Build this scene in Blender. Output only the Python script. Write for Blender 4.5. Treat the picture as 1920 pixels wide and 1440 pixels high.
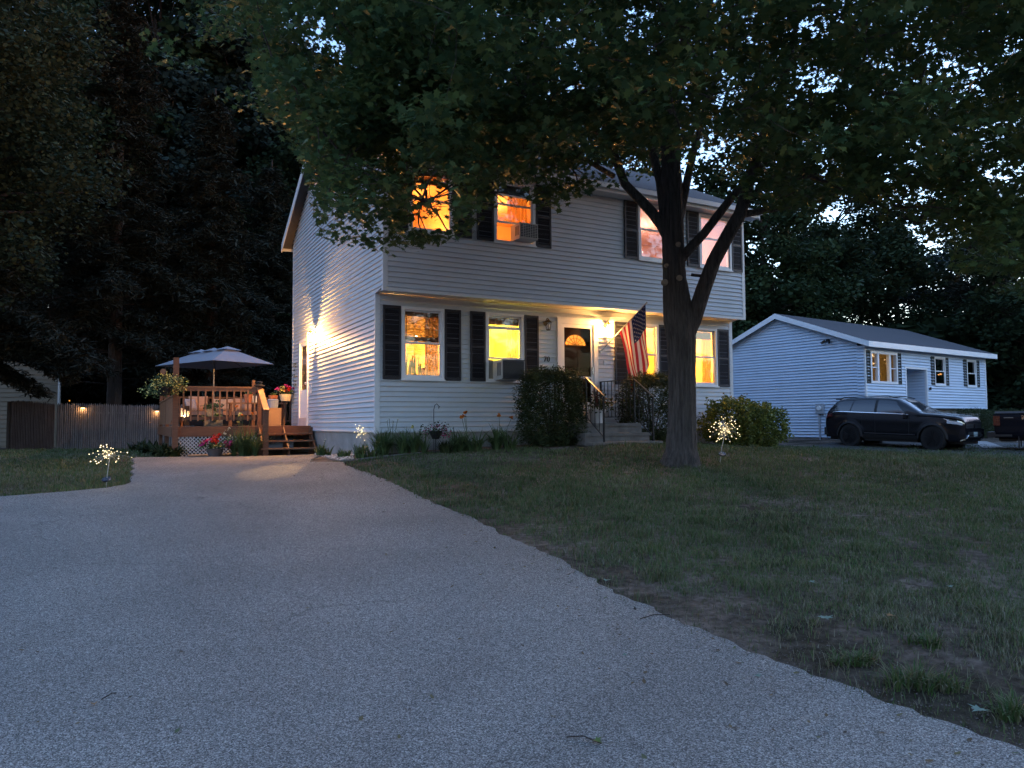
import bpy, math, random
import numpy as np
from mathutils import Vector, Matrix
random.seed(7); RNG=np.random.default_rng(7)
SC=bpy.context.scene; COL=SC.collection
for o in list(bpy.data.objects): bpy.data.objects.remove(o)

# ---------------------------------------------------------------- camera
F=1370.0; PIT=math.radians(3.05); ROL=math.radians(-0.4)     # focal length in px of a 1920 frame
cam=bpy.data.cameras.new('camera'); camo=bpy.data.objects.new('camera',cam); COL.objects.link(camo); SC.camera=camo
cam.sensor_width=36; cam.lens=F/1920*36; cam.clip_start=.05; cam.clip_end=2000
camo.matrix_world=Matrix.Rotation(math.pi/2+PIT,4,'X')@Matrix.Rotation(ROL,4,'Z')
# ---------------------------------------------------------------- sky, sun, exposure
SUN_EL=math.radians(-0.4); SUN_AZ=math.radians(68)
w=bpy.data.worlds.new('World'); SC.world=w; w.use_nodes=True; nt=w.node_tree
sky=nt.nodes.new('ShaderNodeTexSky'); sky.sky_type='NISHITA'; sky.sun_disc=False
sky.sun_elevation=SUN_EL; sky.sun_rotation=SUN_AZ; sky.air_density=1.0; sky.dust_density=.6; sky.ozone_density=2.2
bg=nt.nodes['Background']; nt.links.new(sky.outputs[0],bg.inputs[0]); bg.inputs[1].default_value=.15
sl=bpy.data.lights.new('sun','SUN'); sl.energy=.02; sl.angle=math.radians(15); sl.color=(1,.8,.65)
so=bpy.data.objects.new('sun',sl); COL.objects.link(so)
_d=Vector((math.sin(SUN_AZ)*math.cos(SUN_EL),math.cos(SUN_AZ)*math.cos(SUN_EL),math.sin(SUN_EL)))
so.rotation_euler=(-_d).to_track_quat('-Z','Y').to_euler()
SC.view_settings.view_transform='Standard'; SC.view_settings.look='None'; SC.view_settings.gamma=1
SC.view_settings.exposure=5.1
SC.render.engine='CYCLES'; SC.cycles.max_bounces=7; SC.cycles.diffuse_bounces=3; SC.cycles.transparent_max_bounces=10
SC.cycles.sample_clamp_indirect=4; SC.cycles.use_denoising=True

# ---------------------------------------------------------------- camera maths (turn a photo pixel and a real depth into a point)
_cp,_sp=math.cos(PIT),math.sin(PIT); _c,_s=math.cos(ROL),math.sin(ROL)
_R0=np.array([1,0,0.]);_U0=np.array([0,-_sp,_cp]);FWD=np.array([0,_cp,_sp])
RT=_c*_R0+_s*_U0; UP=-_s*_R0+_c*_U0
def ray(px,py): return FWD+RT*(px-960)/F+UP*(720-py)/F
def at(px,py,Y):
    d=ray(px,py); return Vector(d*Y/d[1])
def proj(P):
    P=np.asarray(P,float); z=P@FWD; z=np.where(z<.05,.05,z)
    return 960+F*(P@RT)/z, 720-F*(P@UP)/z

# ---------------------------------------------------------------- ground height from surveyed points
_cpts=[]
for px,py,Y in [(332,856,18.0),(590,853,18.4),(640,866,14.6),(703,851,14.6),(206,915,11),(0,934,9.9),(1275,873,12.7),
    (1160,831,15.2),(1035,836,15.6),(1385,839,18.6),(1598,837,27.3),(1759,845,24.9),(1613,825,29.5),(1460,825,32.5),
    (108,843,28.3),(300,842,29.6),(1915,850,23.8),(1900,862,18),(250,862,17.0),(0,850,20)]:
    p=at(px,py,Y); _cpts.append((p.x,p.y,p.z))
_cpts+=[(0,0,-1.52),(-7,0,-1.52),(7,0,-1.5),(0,-15,-1.6),(0,4.5,-1.38),(-4,4.5,-1.38),(3.5,4.5,-1.36),(-2,8,-1.13),(3,8,-1.08),(-6,8,-1.12),
    (-2,12,-.88),(8,9,-1.1),(12,14,-.98),(-20,10,-1.0),(24,10,-1.2),(-30,40,-.95),(0,45,-.9),(30,45,-.95),(-60,90,-1),(60,90,-1),(-60,-20,-1.6),(60,-20,-1.6)]
_C=np.array(_cpts)
def _tps(r2): return r2*np.log(np.maximum(r2,1e-9))
def _solve():
    n=len(_C); X=_C[:,:2]; r2=((X[:,None]-X[None])**2).sum(-1)
    K=_tps(r2)+np.eye(n)*2.0; Pm=np.hstack([np.ones((n,1)),X]); A=np.block([[K,Pm],[Pm.T,np.zeros((3,3))]])
    return np.linalg.solve(A,np.concatenate([_C[:,2],np.zeros(3)]))
_Wt=_solve()
def G(x,y):
    x=np.asarray(x,float); y=np.asarray(y,float); out=_Wt[-3]+_Wt[-2]*x+_Wt[-1]*y
    for i in range(len(_C)): out=out+_Wt[i]*_tps((x-_C[i,0])**2+(y-_C[i,1])**2)
    return np.clip(out,-1.9,-.35)
def g(x,y): return float(G(x,y))
def gp(px,py):
    d=ray(px,py); t=2.0
    while t<90:
        if d[2]*t<g(d[0]*t,d[1]*t): break
        t+=.1
    a,b=t-.1,t
    for _ in range(12):
        m=(a+b)/2
        if d[2]*m<g(d[0]*m,d[1]*m): b=m
        else: a=m
    return Vector((d[0]*b,d[1]*b,g(d[0]*b,d[1]*b)))

# ---------------------------------------------------------------- materials
MATS={}
def mat(name,col,rough=.6,var=.0,scale=4,bump=0,bscale=60,metal=0,spec=.4,island=None,transl=0,emis=0,ecol=None,coat=0,stretch=None,bdist=.01):
    if name in MATS: return MATS[name]
    m=bpy.data.materials.new(name); m.use_nodes=True; n=m.node_tree; N=n.nodes; L=n.links
    b=N['Principled BSDF']; b.inputs['Base Color'].default_value=(*col,1); b.inputs['Roughness'].default_value=rough
    b.inputs['Metallic'].default_value=metal; b.inputs['Specular IOR Level'].default_value=spec; b.inputs['Coat Weight'].default_value=coat
    tc=N.new('ShaderNodeTexCoord'); mp=N.new('ShaderNodeMapping'); L.new(tc.outputs['Object'],mp.inputs[0])
    if stretch: mp.inputs['Scale'].default_value=stretch
    src=None
    if island:
        gi=N.new('ShaderNodeNewGeometry'); cr=N.new('ShaderNodeValToRGB'); L.new(gi.outputs['Random Per Island'],cr.inputs[0])
        e=cr.color_ramp.elements
        while len(e)<len(island): e.new(.5)
        for i,c in enumerate(island): e[i].position=i/(len(island)-1); e[i].color=(*c,1)
        src=cr.outputs[0]
    if var:
        nz=N.new('ShaderNodeTexNoise'); nz.inputs['Scale'].default_value=scale; nz.inputs['Detail'].default_value=6; nz.inputs['Roughness'].default_value=.65
        L.new(mp.outputs[0],nz.inputs[0])
        mr=N.new('ShaderNodeMapRange'); L.new(nz.outputs[0],mr.inputs[0]); mr.inputs[1].default_value=.3; mr.inputs[2].default_value=.7
        mr.inputs[3].default_value=1-var; mr.inputs[4].default_value=1+var
        mx=N.new('ShaderNodeMix'); mx.data_type='RGBA'; mx.blend_type='MULTIPLY'; mx.inputs[0].default_value=1
        if src: L.new(src,mx.inputs[6])
        else: mx.inputs[6].default_value=(*col,1)
        L.new(mr.outputs[0],mx.inputs[7]); src=mx.outputs[2]
    if src: L.new(src,b.inputs['Base Color'])
    if bump:
        nb=N.new('ShaderNodeTexNoise'); nb.inputs['Scale'].default_value=bscale; nb.inputs['Detail'].default_value=4; L.new(mp.outputs[0],nb.inputs[0])
        bp=N.new('ShaderNodeBump'); bp.inputs['Strength'].default_value=bump; bp.inputs['Distance'].default_value=bdist; L.new(nb.outputs[0],bp.inputs['Height']); L.new(bp.outputs[0],b.inputs['Normal'])
    if emis: b.inputs['Emission Color'].default_value=(*(ecol or col),1); b.inputs['Emission Strength'].default_value=emis
    if transl:
        out=N['Material Output']; tl=N.new('ShaderNodeBsdfTranslucent'); ms=N.new('ShaderNodeMixShader'); ms.inputs[0].default_value=transl
        if src: L.new(src,tl.inputs[0])
        else: tl.inputs[0].default_value=(*col,1)
        L.new(b.outputs[0],ms.inputs[1]); L.new(tl.outputs[0],ms.inputs[2]); L.new(ms.outputs[0],out.inputs[0])
    MATS[name]=m; return m
def glass_mat(name,tint,refl=.08,rough=.02):
    if name in MATS: return MATS[name]
    m=bpy.data.materials.new(name); m.use_nodes=True; n=m.node_tree; N=n.nodes; L=n.links; N.remove(N['Principled BSDF'])
    t=N.new('ShaderNodeBsdfTransparent'); t.inputs[0].default_value=(*tint,1); gl=N.new('ShaderNodeBsdfGlossy'); gl.inputs[1].default_value=rough
    fr=N.new('ShaderNodeFresnel'); gg=N.new('ShaderNodeNewGeometry'); io=N.new('ShaderNodeMapRange'); L.new(gg.outputs['Backfacing'],io.inputs[0]); io.inputs[3].default_value=1.5; io.inputs[4].default_value=1/1.5; L.new(io.outputs[0],fr.inputs[0]); ad=N.new('ShaderNodeMath'); ad.operation='ADD'; ad.inputs[1].default_value=refl; ad.use_clamp=True
    L.new(fr.outputs[0],ad.inputs[0]); ms=N.new('ShaderNodeMixShader'); L.new(ad.outputs[0],ms.inputs[0]); L.new(t.outputs[0],ms.inputs[1]); L.new(gl.outputs[0],ms.inputs[2]); L.new(ms.outputs[0],N['Material Output'].inputs[0])
    MATS[name]=m; return m
SIDING=mat('vinyl_siding',(.47,.52,.57),.5,.05,1.2,.35,1.6,bdist=.02)
SIDING2=mat('blue_vinyl_siding',(.50,.60,.72),.55,.05,1.5)
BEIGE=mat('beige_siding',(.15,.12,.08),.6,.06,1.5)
TRIM=mat('white_trim',(.62,.64,.66),.45,.04,3)
TRIM2=mat('white_vinyl_frame',(.72,.74,.76),.4,.03,3)
SHUT=mat('dark_shutter_paint',(.018,.018,.024),.55,.1,6)
CONC=mat('poured_concrete',(.26,.25,.24),.85,.22,3,.4,40)
STEPC=mat('weathered_precast_concrete',(.13,.125,.12),.9,.25,5,.4,50)
SHING=mat('asphalt_shingle',(.05,.05,.055),.9,.3,30,.5,25,stretch=(1,3,3))
DECK=mat('brown_deck_stain',(.15,.066,.036),.55,.22,5,.2,30,stretch=(1,1,6))
DECKL=mat('worn_brown_deck_stain',(.22,.11,.06),.6,.25,5,.2,30)
LATT=mat('white_lattice_vinyl',(.55,.55,.56),.5,.05)
BARK=mat('grey_maple_bark',(.062,.054,.05),.95,.62,15,1.0,20,stretch=(1.6,1.6,.14),bdist=.07)
BARK2=mat('dark_conifer_bark',(.032,.022,.017),.95,.35,8,.8,14,stretch=(1.5,1.5,.4),bdist=.03)
CUTW=mat('cut_branch_wood',(.28,.22,.16),.8,.2,30)
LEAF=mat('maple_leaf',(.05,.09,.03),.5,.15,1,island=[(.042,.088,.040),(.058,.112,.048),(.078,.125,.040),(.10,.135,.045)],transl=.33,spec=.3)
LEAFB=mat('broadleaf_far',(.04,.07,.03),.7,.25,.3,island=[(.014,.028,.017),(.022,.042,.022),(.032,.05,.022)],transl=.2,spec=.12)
LEAFY=mat('yellow_green_leaf',(.07,.09,.03),.7,.25,.4,island=[(.014,.022,.013),(.024,.034,.017),(.042,.050,.022)],transl=.2,spec=.15)
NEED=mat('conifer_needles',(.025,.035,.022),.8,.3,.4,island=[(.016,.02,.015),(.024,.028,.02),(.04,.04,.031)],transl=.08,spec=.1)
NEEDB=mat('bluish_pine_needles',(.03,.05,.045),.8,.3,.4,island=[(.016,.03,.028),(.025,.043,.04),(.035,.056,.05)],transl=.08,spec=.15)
HEDGE=mat('dark_yew_foliage',(.03,.045,.02),.6,.2,2,island=[(.02,.035,.015),(.035,.05,.02),(.06,.07,.025)],transl=.15,spec=.2)
BUSHM=mat('azalea_foliage',(.07,.09,.03),.6,.2,2,island=[(.05,.085,.022),(.115,.145,.034),(.18,.20,.045)],transl=.2,spec=.2)
STRAP=mat('daylily_leaf',(.07,.12,.04),.5,.15,3,island=[(.05,.09,.035),(.08,.13,.05),(.11,.16,.06)],transl=.2)
IRON=mat('black_wrought_iron',(.012,.012,.014),.4,.2,20,metal=.3)
BLACK=mat('black_plastic',(.015,.015,.017),.4)
TERRA=mat('terracotta',(.42,.15,.07),.8,.12,8)
def wallm(name,c): return mat(name,c,.8,.04,1)

# ---------------------------------------------------------------- mesh builder
class MB:
    def __init__(s,M=None): s.v=[]; s.f=[]; s.mi=[]; s.M=M; s.m=0
    def add(s,vs,fs):
        n=len(s.v)
        for p in vs:
            p=Vector(p); s.v.append(tuple(s.M@p) if s.M else tuple(p))
        for f in fs: s.f.append(tuple(i+n for i in f)); s.mi.append(s.m)
        return s
    def box(s,x0,x1,y0,y1,z0,z1):
        return s.add([(x0,y0,z0),(x1,y0,z0),(x1,y1,z0),(x0,y1,z0),(x0,y0,z1),(x1,y0,z1),(x1,y1,z1),(x0,y1,z1)],
          [(3,2,1,0),(4,5,6,7),(0,1,5,4),(1,2,6,5),(2,3,7,6),(3,0,4,7)])
    def beam(s,a,b,w,h,up=(0,0,1)):
        a=Vector(a);b=Vector(b);d=(b-a).normalized();up=Vector(up)
        if abs(d.dot(up))>.98: up=Vector((0,1,0))
        r=d.cross(up).normalized()*w/2; u=r.cross(d).normalized()*h/2
        return s.add([a-r-u,a+r-u,a+r+u,a-r+u,b-r-u,b+r-u,b+r+u,b-r+u],[(0,1,2,3),(7,6,5,4),(0,4,5,1),(1,5,6,2),(2,6,7,3),(3,7,4,0)])
    def quad(s,*p): return s.add(p,[tuple(range(len(p)))])
    def tube(s,pts,rad,n=8,cap=True,bark=0):
        pts=[Vector(p) for p in pts]
        if not hasattr(rad,'__len__'): rad=[rad]*len(pts)
        vs=[];fs=[]; ref=None
        for i,p in enumerate(pts):
            d=(pts[min(i+1,len(pts)-1)]-pts[max(i-1,0)]).normalized()
            if ref is None: ref=Vector((1,0,0)) if abs(d.x)<.9 else Vector((0,1,0))
            r=(ref-d*ref.dot(d)).normalized(); ref=r; u=d.cross(r)
            for k in range(n):
                a=2*math.pi*k/n; q=rad[i]*(1+bark*random.uniform(-1,1))
                vs.append(p+r*math.cos(a)*q+u*math.sin(a)*q)
        for i in range(len(pts)-1):
            for k in range(n): a=i*n+k;b=i*n+(k+1)%n; fs.append((a,b,b+n,a+n))
        if cap: fs.append(tuple(range(n))[::-1]); fs.append(tuple((len(pts)-1)*n+k for k in range(n)))
        return s.add(vs,fs)
    def lathe(s,c,prof,n=20,axis='z'):
        vs=[];fs=[]
        for r,z in prof:
            for k in range(n):
                a=2*math.pi*k/n; q=(r*math.cos(a),r*math.sin(a),z)
                if axis=='y': q=(q[0],z,q[1])
                vs.append((c[0]+q[0],c[1]+q[1],c[2]+q[2]))
        for i in range(len(prof)-1):
            for k in range(n): a=i*n+k;b=i*n+(k+1)%n; fs.append((a,b,b+n,a+n))
        fs.append(tuple(range(n))[::-1]); fs.append(tuple((len(prof)-1)*n+k for k in range(n)))
        return s.add(vs,fs)
    def sphere(s,c,r,n=8,sz=1):
        return s.lathe(c,[(max(1e-4,r*math.sin(math.pi*i/n)),-r*sz*math.cos(math.pi*i/n)) for i in range(n+1)],n*2)
    def prism(s,poly,a,b,fn):      # poly in 2D, extruded between a and b; fn(u,v,w)->xyz
        n=len(poly); vs=[fn(u,v,a) for u,v in poly]+[fn(u,v,b) for u,v in poly]
        return s.add(vs,[tuple(range(n))[::-1],tuple(range(n,2*n))]+[(i,(i+1)%n,(i+1)%n+n,i+n) for i in range(n)])
def mesh_np(name,V,k,mats,tri=None,idx=None):
    me=bpy.data.meshes.new(name); n=len(V)//k
    me.vertices.add(len(V)); me.vertices.foreach_set('co',np.asarray(V,np.float32).ravel())
    if tri is None: L=np.arange(len(V),dtype=np.int32); cnt=np.full(n,k,np.int32)
    else:
        T=np.concatenate([np.asarray(t) for t in tri]); L=(np.arange(n)[:,None]*k+T[None]).ravel().astype(np.int32); cnt=np.tile([len(t) for t in tri],n).astype(np.int32)
    st=np.concatenate([[0],np.cumsum(cnt)[:-1]]).astype(np.int32)
    me.loops.add(len(L)); me.loops.foreach_set('vertex_index',L); me.polygons.add(len(cnt)); me.polygons.foreach_set('loop_start',st); me.polygons.foreach_set('loop_total',cnt)
    for m in mats: me.materials.append(m)
    me.update(calc_edges=True); return me

LS=.25      # lamp power at this exposure
# ---------------------------------------------------------------- things and parts
I4=Matrix.Identity(4)
def props(o,label,cat,group=None,kind=None):
    if label: o['label']=label
    if cat: o['category']=cat
    if group: o['group']=group
    if kind: o['kind']=kind
class Thing:
    def __init__(s,name,label,cat,base,frame=I4,group=None,yaw=0):
        s.e=bpy.data.objects.new(name,None); COL.objects.link(s.e); s.e.empty_display_size=.2
        s.frame=frame; Wm=frame@Matrix.Translation(Vector(base))@Matrix.Rotation(yaw,4,'Z'); s.e.matrix_world=Wm; s.Wm=Wm
        s.T=Wm.inverted()@frame; props(s.e,label,cat,group)
    def part(s,name,mb,m,parent=None,label=None,smooth=False,kind=None):
        if isinstance(mb,MB):
            me=bpy.data.meshes.new(name); me.from_pydata([tuple(s.T@Vector(v)) for v in mb.v],[],mb.f)
            for q in (m if isinstance(m,list) else [m]): me.materials.append(q)
            if isinstance(m,list): me.polygons.foreach_set('material_index',mb.mi)
            me.update()
        else:
            me=mb; me.transform(s.T)
        if smooth: me.polygons.foreach_set('use_smooth',[True]*len(me.polygons))
        o=bpy.data.objects.new(name,me); COL.objects.link(o); o.parent=parent or s.e
        if label: o['label']=label
        if kind: o['kind']=kind
        return o
    def light(s,name,loc,power,col,size=.05,parent=None):
        l=bpy.data.lights.new(name,'POINT'); l.energy=power*LS; l.color=col; l.shadow_soft_size=size
        o=bpy.data.objects.new(name,l); COL.objects.link(o); o.parent=parent or s.e; o.location=s.T@Vector(loc); return o
def solo(name,mb,m,label,cat,frame=I4,group=None,kind=None,smooth=False,base=None):
    if isinstance(mb,MB):
        b=Vector(base) if base else Vector((0,0,0))
        me=bpy.data.meshes.new(name); me.from_pydata([tuple(Vector(v)-b) for v in mb.v],[],mb.f)
        for q in (m if isinstance(m,list) else [m]): me.materials.append(q)
        if isinstance(m,list): me.polygons.foreach_set('material_index',mb.mi)
        me.update()
    else: me=mb; b=Vector((0,0,0))
    if smooth: me.polygons.foreach_set('use_smooth',[True]*len(me.polygons))
    o=bpy.data.objects.new(name,me); COL.objects.link(o); o.matrix_world=frame@Matrix.Translation(b); props(o,label,cat,group,kind); return o
def dup(e,loc,rz=0,sc=1,label=None,group=None):
    def cp(o,par):
        c=o.copy(); COL.objects.link(c)
        if par: c.parent=par
        for ch in o.children: cp(ch,c)
        return c
    r=cp(e,None); r.location=loc; r.rotation_euler=(0,0,rz); r.scale=(sc if hasattr(sc,'__len__') else (sc,)*3)
    if label: r['label']=label
    if group: r['group']=group
    return r

# ---------------------------------------------------------------- leaf meshes
def leafV(Cn,size,tmpl,tilt=.6,szv=.3,down=0):
    n=len(Cn); T=np.array(tmpl,float)
    if T.shape[1]==2: T=np.hstack([T,(-.25*np.abs(T[:,:1])-.15*T[:,1:2]**2)])
    nrm=np.column_stack([RNG.normal(0,tilt,n),RNG.normal(0,tilt,n),np.ones(n)]); nrm/=np.linalg.norm(nrm,axis=1)[:,None]
    a=RNG.uniform(0,2*np.pi,n); d=np.column_stack([np.cos(a),np.sin(a),-down*np.ones(n)])
    y=d-nrm*(d*nrm).sum(1)[:,None]; y/=np.linalg.norm(y,axis=1)[:,None]; x=np.cross(y,nrm)
    s=size*(1+RNG.uniform(-szv,szv,n))
    V=Cn[:,None]+s[:,None,None]*(T[None,:,0:1]*x[:,None]+T[None,:,1:2]*y[:,None]+T[None,:,2:3]*nrm[:,None])
    return V.reshape(-1,3)
_h=[(.10,-.18),(.42,-.30),(.33,-.04),(.64,.14),(.27,.17),(.30,.36),(.11,.30)]
MAPLE=[(0,-.42)]+_h+[(0,.70)]+[(-x,y) for x,y in _h[::-1]]
OVAL=[(0,-.5),(.26,-.1),(.18,.25),(0,.5),(-.18,.25),(-.26,-.1)]
DIAM=[(0,-.5),(.3,0),(0,.5),(-.3,0)]
NDL=[(-.05,0,0),(.05,0,0),(0,1,-.15)]
def balls(centers,rad,per,flat=.7):
    c=np.repeat(np.asarray(centers),per,axis=0); n=len(c)
    d=RNG.normal(0,1,(n,3)); d/=np.linalg.norm(d,axis=1)[:,None]; r=rad*RNG.uniform(0,1,n)[:,None]**.5
    return c+d*r*np.array([1,1,flat])
def strapV(base,n,length,width,spread=.9,segs=4):      # arching strap leaves, k verts each = 2*(segs+1)
    V=[]
    for i in range(n):
        a=random.uniform(0,6.283); L=length*random.uniform(.6,1.1); sp=spread*random.uniform(.3,1.1)
        p=Vector(base)+Vector((math.cos(a),math.sin(a),0))*random.uniform(0,.06); el=math.radians(88)-sp*.4
        side=Vector((-math.sin(a),math.cos(a),0))
        for k in range(segs+1):
            wv=width*(1-(k/segs)**2)*.5+.001
            V+= [p-side*wv,p+side*wv]
            p=p+Vector((math.cos(a)*math.cos(el),math.sin(a)*math.cos(el),math.sin(el)))*L/segs; el-=sp*1.9/segs
    return np.array([tuple(v) for v in V])
def straps_mesh(name,V,m,segs=4): return mesh_np(name,V,2*(segs+1),[m],tri=[(2*i,2*i+1,2*i+3,2*i+2) for i in range(segs)])

# ================================================================ SETTING: lawn ground, driveways
def axis(lo,hi,seg):
    out=[]
    for a,b,st in seg: out+=list(np.arange(a,b,st))
    return np.array(out+[hi])
xs=axis(-90,90,[(-90,-20,5),(-20,-10,.8),(-10,14,.3),(14,24,.8),(24,90,5)]); ys=axis(-25,150,[(-25,0,2.5),(0,16,.3),(16,36,.6),(36,150,6)])
XX,YY=np.meshgrid(xs,ys); ZZ=G(XX,YY)
nx,ny=len(xs),len(ys); me=bpy.data.meshes.new('lawn_ground')
idx=np.arange(nx*ny).reshape(ny,nx); q=np.stack([idx[:-1,:-1],idx[:-1,1:],idx[1:,1:],idx[1:,:-1]],-1).reshape(-1,4)
me.from_pydata(np.stack([XX,YY,ZZ],-1).reshape(-1,3).tolist(),[],q.tolist()); me.update(); me.polygons.foreach_set('use_smooth',[True]*len(me.polygons))
def ground_mat():
    m=bpy.data.materials.new('soil_and_thatch'); m.use_nodes=True; N=m.node_tree.nodes; L=m.node_tree.links; b=N['Principled BSDF']
    tc=N.new('ShaderNodeTexCoord')
    def nz(s,d=6,r=.6):
        t=N.new('ShaderNodeTexNoise'); t.inputs['Scale'].default_value=s; t.inputs['Detail'].default_value=d; t.inputs['Roughness'].default_value=r; L.new(tc.outputs['Object'],t.inputs[0]); return t
    a=nz(.9); c=nz(14); f=nz(90,3)
    r1=N.new('ShaderNodeValToRGB'); L.new(a.outputs[0],r1.inputs[0]); r1.color_ramp.elements[0].position=.38; r1.color_ramp.elements[0].color=(.06,.052,.038,1); r1.color_ramp.elements[1].position=.62; r1.color_ramp.elements[1].color=(.22,.175,.15,1)
    r2=N.new('ShaderNodeValToRGB'); L.new(c.outputs[0],r2.inputs[0]); r2.color_ramp.elements[0].position=.35; r2.color_ramp.elements[0].color=(.35,.33,.28,1); r2.color_ramp.elements[1].position=.7; r2.color_ramp.elements[1].color=(1.2,1.15,1.1,1)
    mx=N.new('ShaderNodeMix'); mx.data_type='RGBA'; mx.blend_type='MULTIPLY'; mx.inputs[0].default_value=.9; L.new(r1.outputs[0],mx.inputs[6]); L.new(r2.outputs[0],mx.inputs[7])
    L.new(mx.outputs[2],b.inputs['Base Color']); b.inputs['Roughness'].default_value=.95; b.inputs['Specular IOR Level'].default_value=.1
    bp=N.new('ShaderNodeBump'); bp.inputs['Strength'].default_value=.8; bp.inputs['Distance'].default_value=.02; L.new(f.outputs[0],bp.inputs['Height'])
    b2=N.new('ShaderNodeBump'); b2.inputs['Strength'].default_value=.7; b2.inputs['Distance'].default_value=.06; L.new(c.outputs[0],b2.inputs['Height']); L.new(b2.outputs[0],bp.inputs['Normal']); L.new(bp.outputs[0],b.inputs['Normal']); return m
me.materials.append(ground_mat())
o=bpy.data.objects.new('ground',me); COL.objects.link(o); props(o,'dry brown lawn soil with sparse thatch',None,kind='structure')

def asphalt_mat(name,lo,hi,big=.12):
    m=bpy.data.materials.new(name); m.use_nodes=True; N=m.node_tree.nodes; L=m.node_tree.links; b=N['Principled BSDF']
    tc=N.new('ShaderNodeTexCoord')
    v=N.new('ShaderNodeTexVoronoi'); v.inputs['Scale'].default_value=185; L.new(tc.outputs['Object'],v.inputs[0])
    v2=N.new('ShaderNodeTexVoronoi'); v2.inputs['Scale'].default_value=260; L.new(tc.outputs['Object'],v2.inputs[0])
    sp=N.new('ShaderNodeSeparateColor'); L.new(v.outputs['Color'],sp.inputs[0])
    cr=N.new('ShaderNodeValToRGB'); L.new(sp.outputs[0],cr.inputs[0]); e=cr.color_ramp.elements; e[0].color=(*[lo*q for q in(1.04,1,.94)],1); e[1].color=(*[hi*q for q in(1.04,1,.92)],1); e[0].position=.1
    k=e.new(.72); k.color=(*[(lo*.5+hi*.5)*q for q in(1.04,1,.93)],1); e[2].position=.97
    n1=N.new('ShaderNodeTexNoise'); n1.inputs['Scale'].default_value=.7; n1.inputs['Detail'].default_value=7; L.new(tc.outputs['Object'],n1.inputs[0])
    mr=N.new('ShaderNodeMapRange'); L.new(n1.outputs[0],mr.inputs[0]); mr.inputs[1].default_value=.3; mr.inputs[2].default_value=.7; mr.inputs[3].default_value=1-big; mr.inputs[4].default_value=1+big
    mx=N.new('ShaderNodeMix'); mx.data_type='RGBA'; mx.blend_type='MULTIPLY'; mx.inputs[0].default_value=1; L.new(cr.outputs[0],mx.inputs[6]); L.new(mr.outputs[0],mx.inputs[7])
    def mul(src,fac):
        m2=N.new('ShaderNodeMix'); m2.data_type='RGBA'; m2.blend_type='MULTIPLY'; m2.inputs[0].default_value=1; L.new(src,m2.inputs[6]); L.new(fac,m2.inputs[7]); return m2.outputs[2]
    def rng(src,a,b_,c,d):
        r_=N.new('ShaderNodeMapRange'); L.new(src,r_.inputs[0]); r_.inputs[1].default_value=a; r_.inputs[2].default_value=b_; r_.inputs[3].default_value=c; r_.inputs[4].default_value=d; return r_.outputs[0]
    n2=N.new('ShaderNodeTexNoise'); n2.inputs['Scale'].default_value=38; n2.inputs['Detail'].default_value=5; n2.inputs['Roughness'].default_value=.75; L.new(tc.outputs['Object'],n2.inputs[0])
    n3=N.new('ShaderNodeTexNoise'); n3.inputs['Scale'].default_value=.33; n3.inputs['Detail'].default_value=4; n3.inputs['Distortion'].default_value=1.5; L.new(tc.outputs['Object'],n3.inputs[0])
    ve=N.new('ShaderNodeTexVoronoi'); ve.feature='DISTANCE_TO_EDGE'; ve.inputs['Scale'].default_value=.42
    dn=N.new('ShaderNodeTexNoise'); dn.inputs['Scale'].default_value=2.2; dn.inputs['Detail'].default_value=5; L.new(tc.outputs['Object'],dn.inputs[0])
    mv=N.new('ShaderNodeMix'); mv.data_type='RGBA'; mv.blend_type='LINEAR_LIGHT'; mv.inputs[0].default_value=.35; L.new(tc.outputs['Object'],mv.inputs[6]); L.new(dn.outputs['Color'],mv.inputs[7]); L.new(mv.outputs[2],ve.inputs[0])
    crk=rng(ve.outputs[0],0,.006,.55,1); msk=rng(n1.outputs[0],.46,.56,0,1)
    cm=N.new('ShaderNodeMix'); cm.data_type='FLOAT'; L.new(msk,cm.inputs[0]); cm.inputs[2].default_value=1; L.new(crk,cm.inputs[3])
    col=mul(mul(mul(mx.outputs[2],rng(n2.outputs[0],.32,.68,.78,1.22)),rng(n3.outputs[0],.35,.6,.90,1.06)),cm.outputs[0]); L.new(col,b.inputs['Base Color'])
    # a few polished stones glint
    gt=N.new('ShaderNodeMath'); gt.operation='GREATER_THAN'; gt.inputs[1].default_value=.975; L.new(sp.outputs[1],gt.inputs[0])
    ro=N.new('ShaderNodeMapRange'); L.new(gt.outputs[0],ro.inputs[0]); ro.inputs[3].default_value=.8; ro.inputs[4].default_value=.22; L.new(ro.outputs[0],b.inputs['Roughness'])
    ad=N.new('ShaderNodeMath'); ad.operation='ADD'; L.new(v.outputs['Distance'],ad.inputs[0]); L.new(v2.outputs['Distance'],ad.inputs[1])
    bp=N.new('ShaderNodeBump'); bp.invert=True; bp.inputs['Strength'].default_value=.75; bp.inputs['Distance'].default_value=.006; L.new(ad.outputs[0],bp.inputs['Height']); L.new(bp.outputs[0],b.inputs['Normal']); return m
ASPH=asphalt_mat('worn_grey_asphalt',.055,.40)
_re=[gp(*q) for q in [(644,868),(652,877),(720,900),(780,930),(881,974),(1000,1031),(1129,1098),(1249,1161),(1412,1233),(1623,1304),(1910,1412)]]
XR=sorted([(p.y,p.x) for p in _re]); XR=[(-25,XR[0][1]+9),(0,XR[0][1]+1.9)]+XR
_top=gp(600,853); XR+=[(XR[-1][0]+.8,XR[-1][1]-.9),(max(_top.y,XR[-1][0]+1.5),_top.x),(18.9,-6.1)]
_le=[gp(*q) for q in [(0,934),(120,924),(205,917),(236,911),(248,900),(249,880),(250,862)]]
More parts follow.
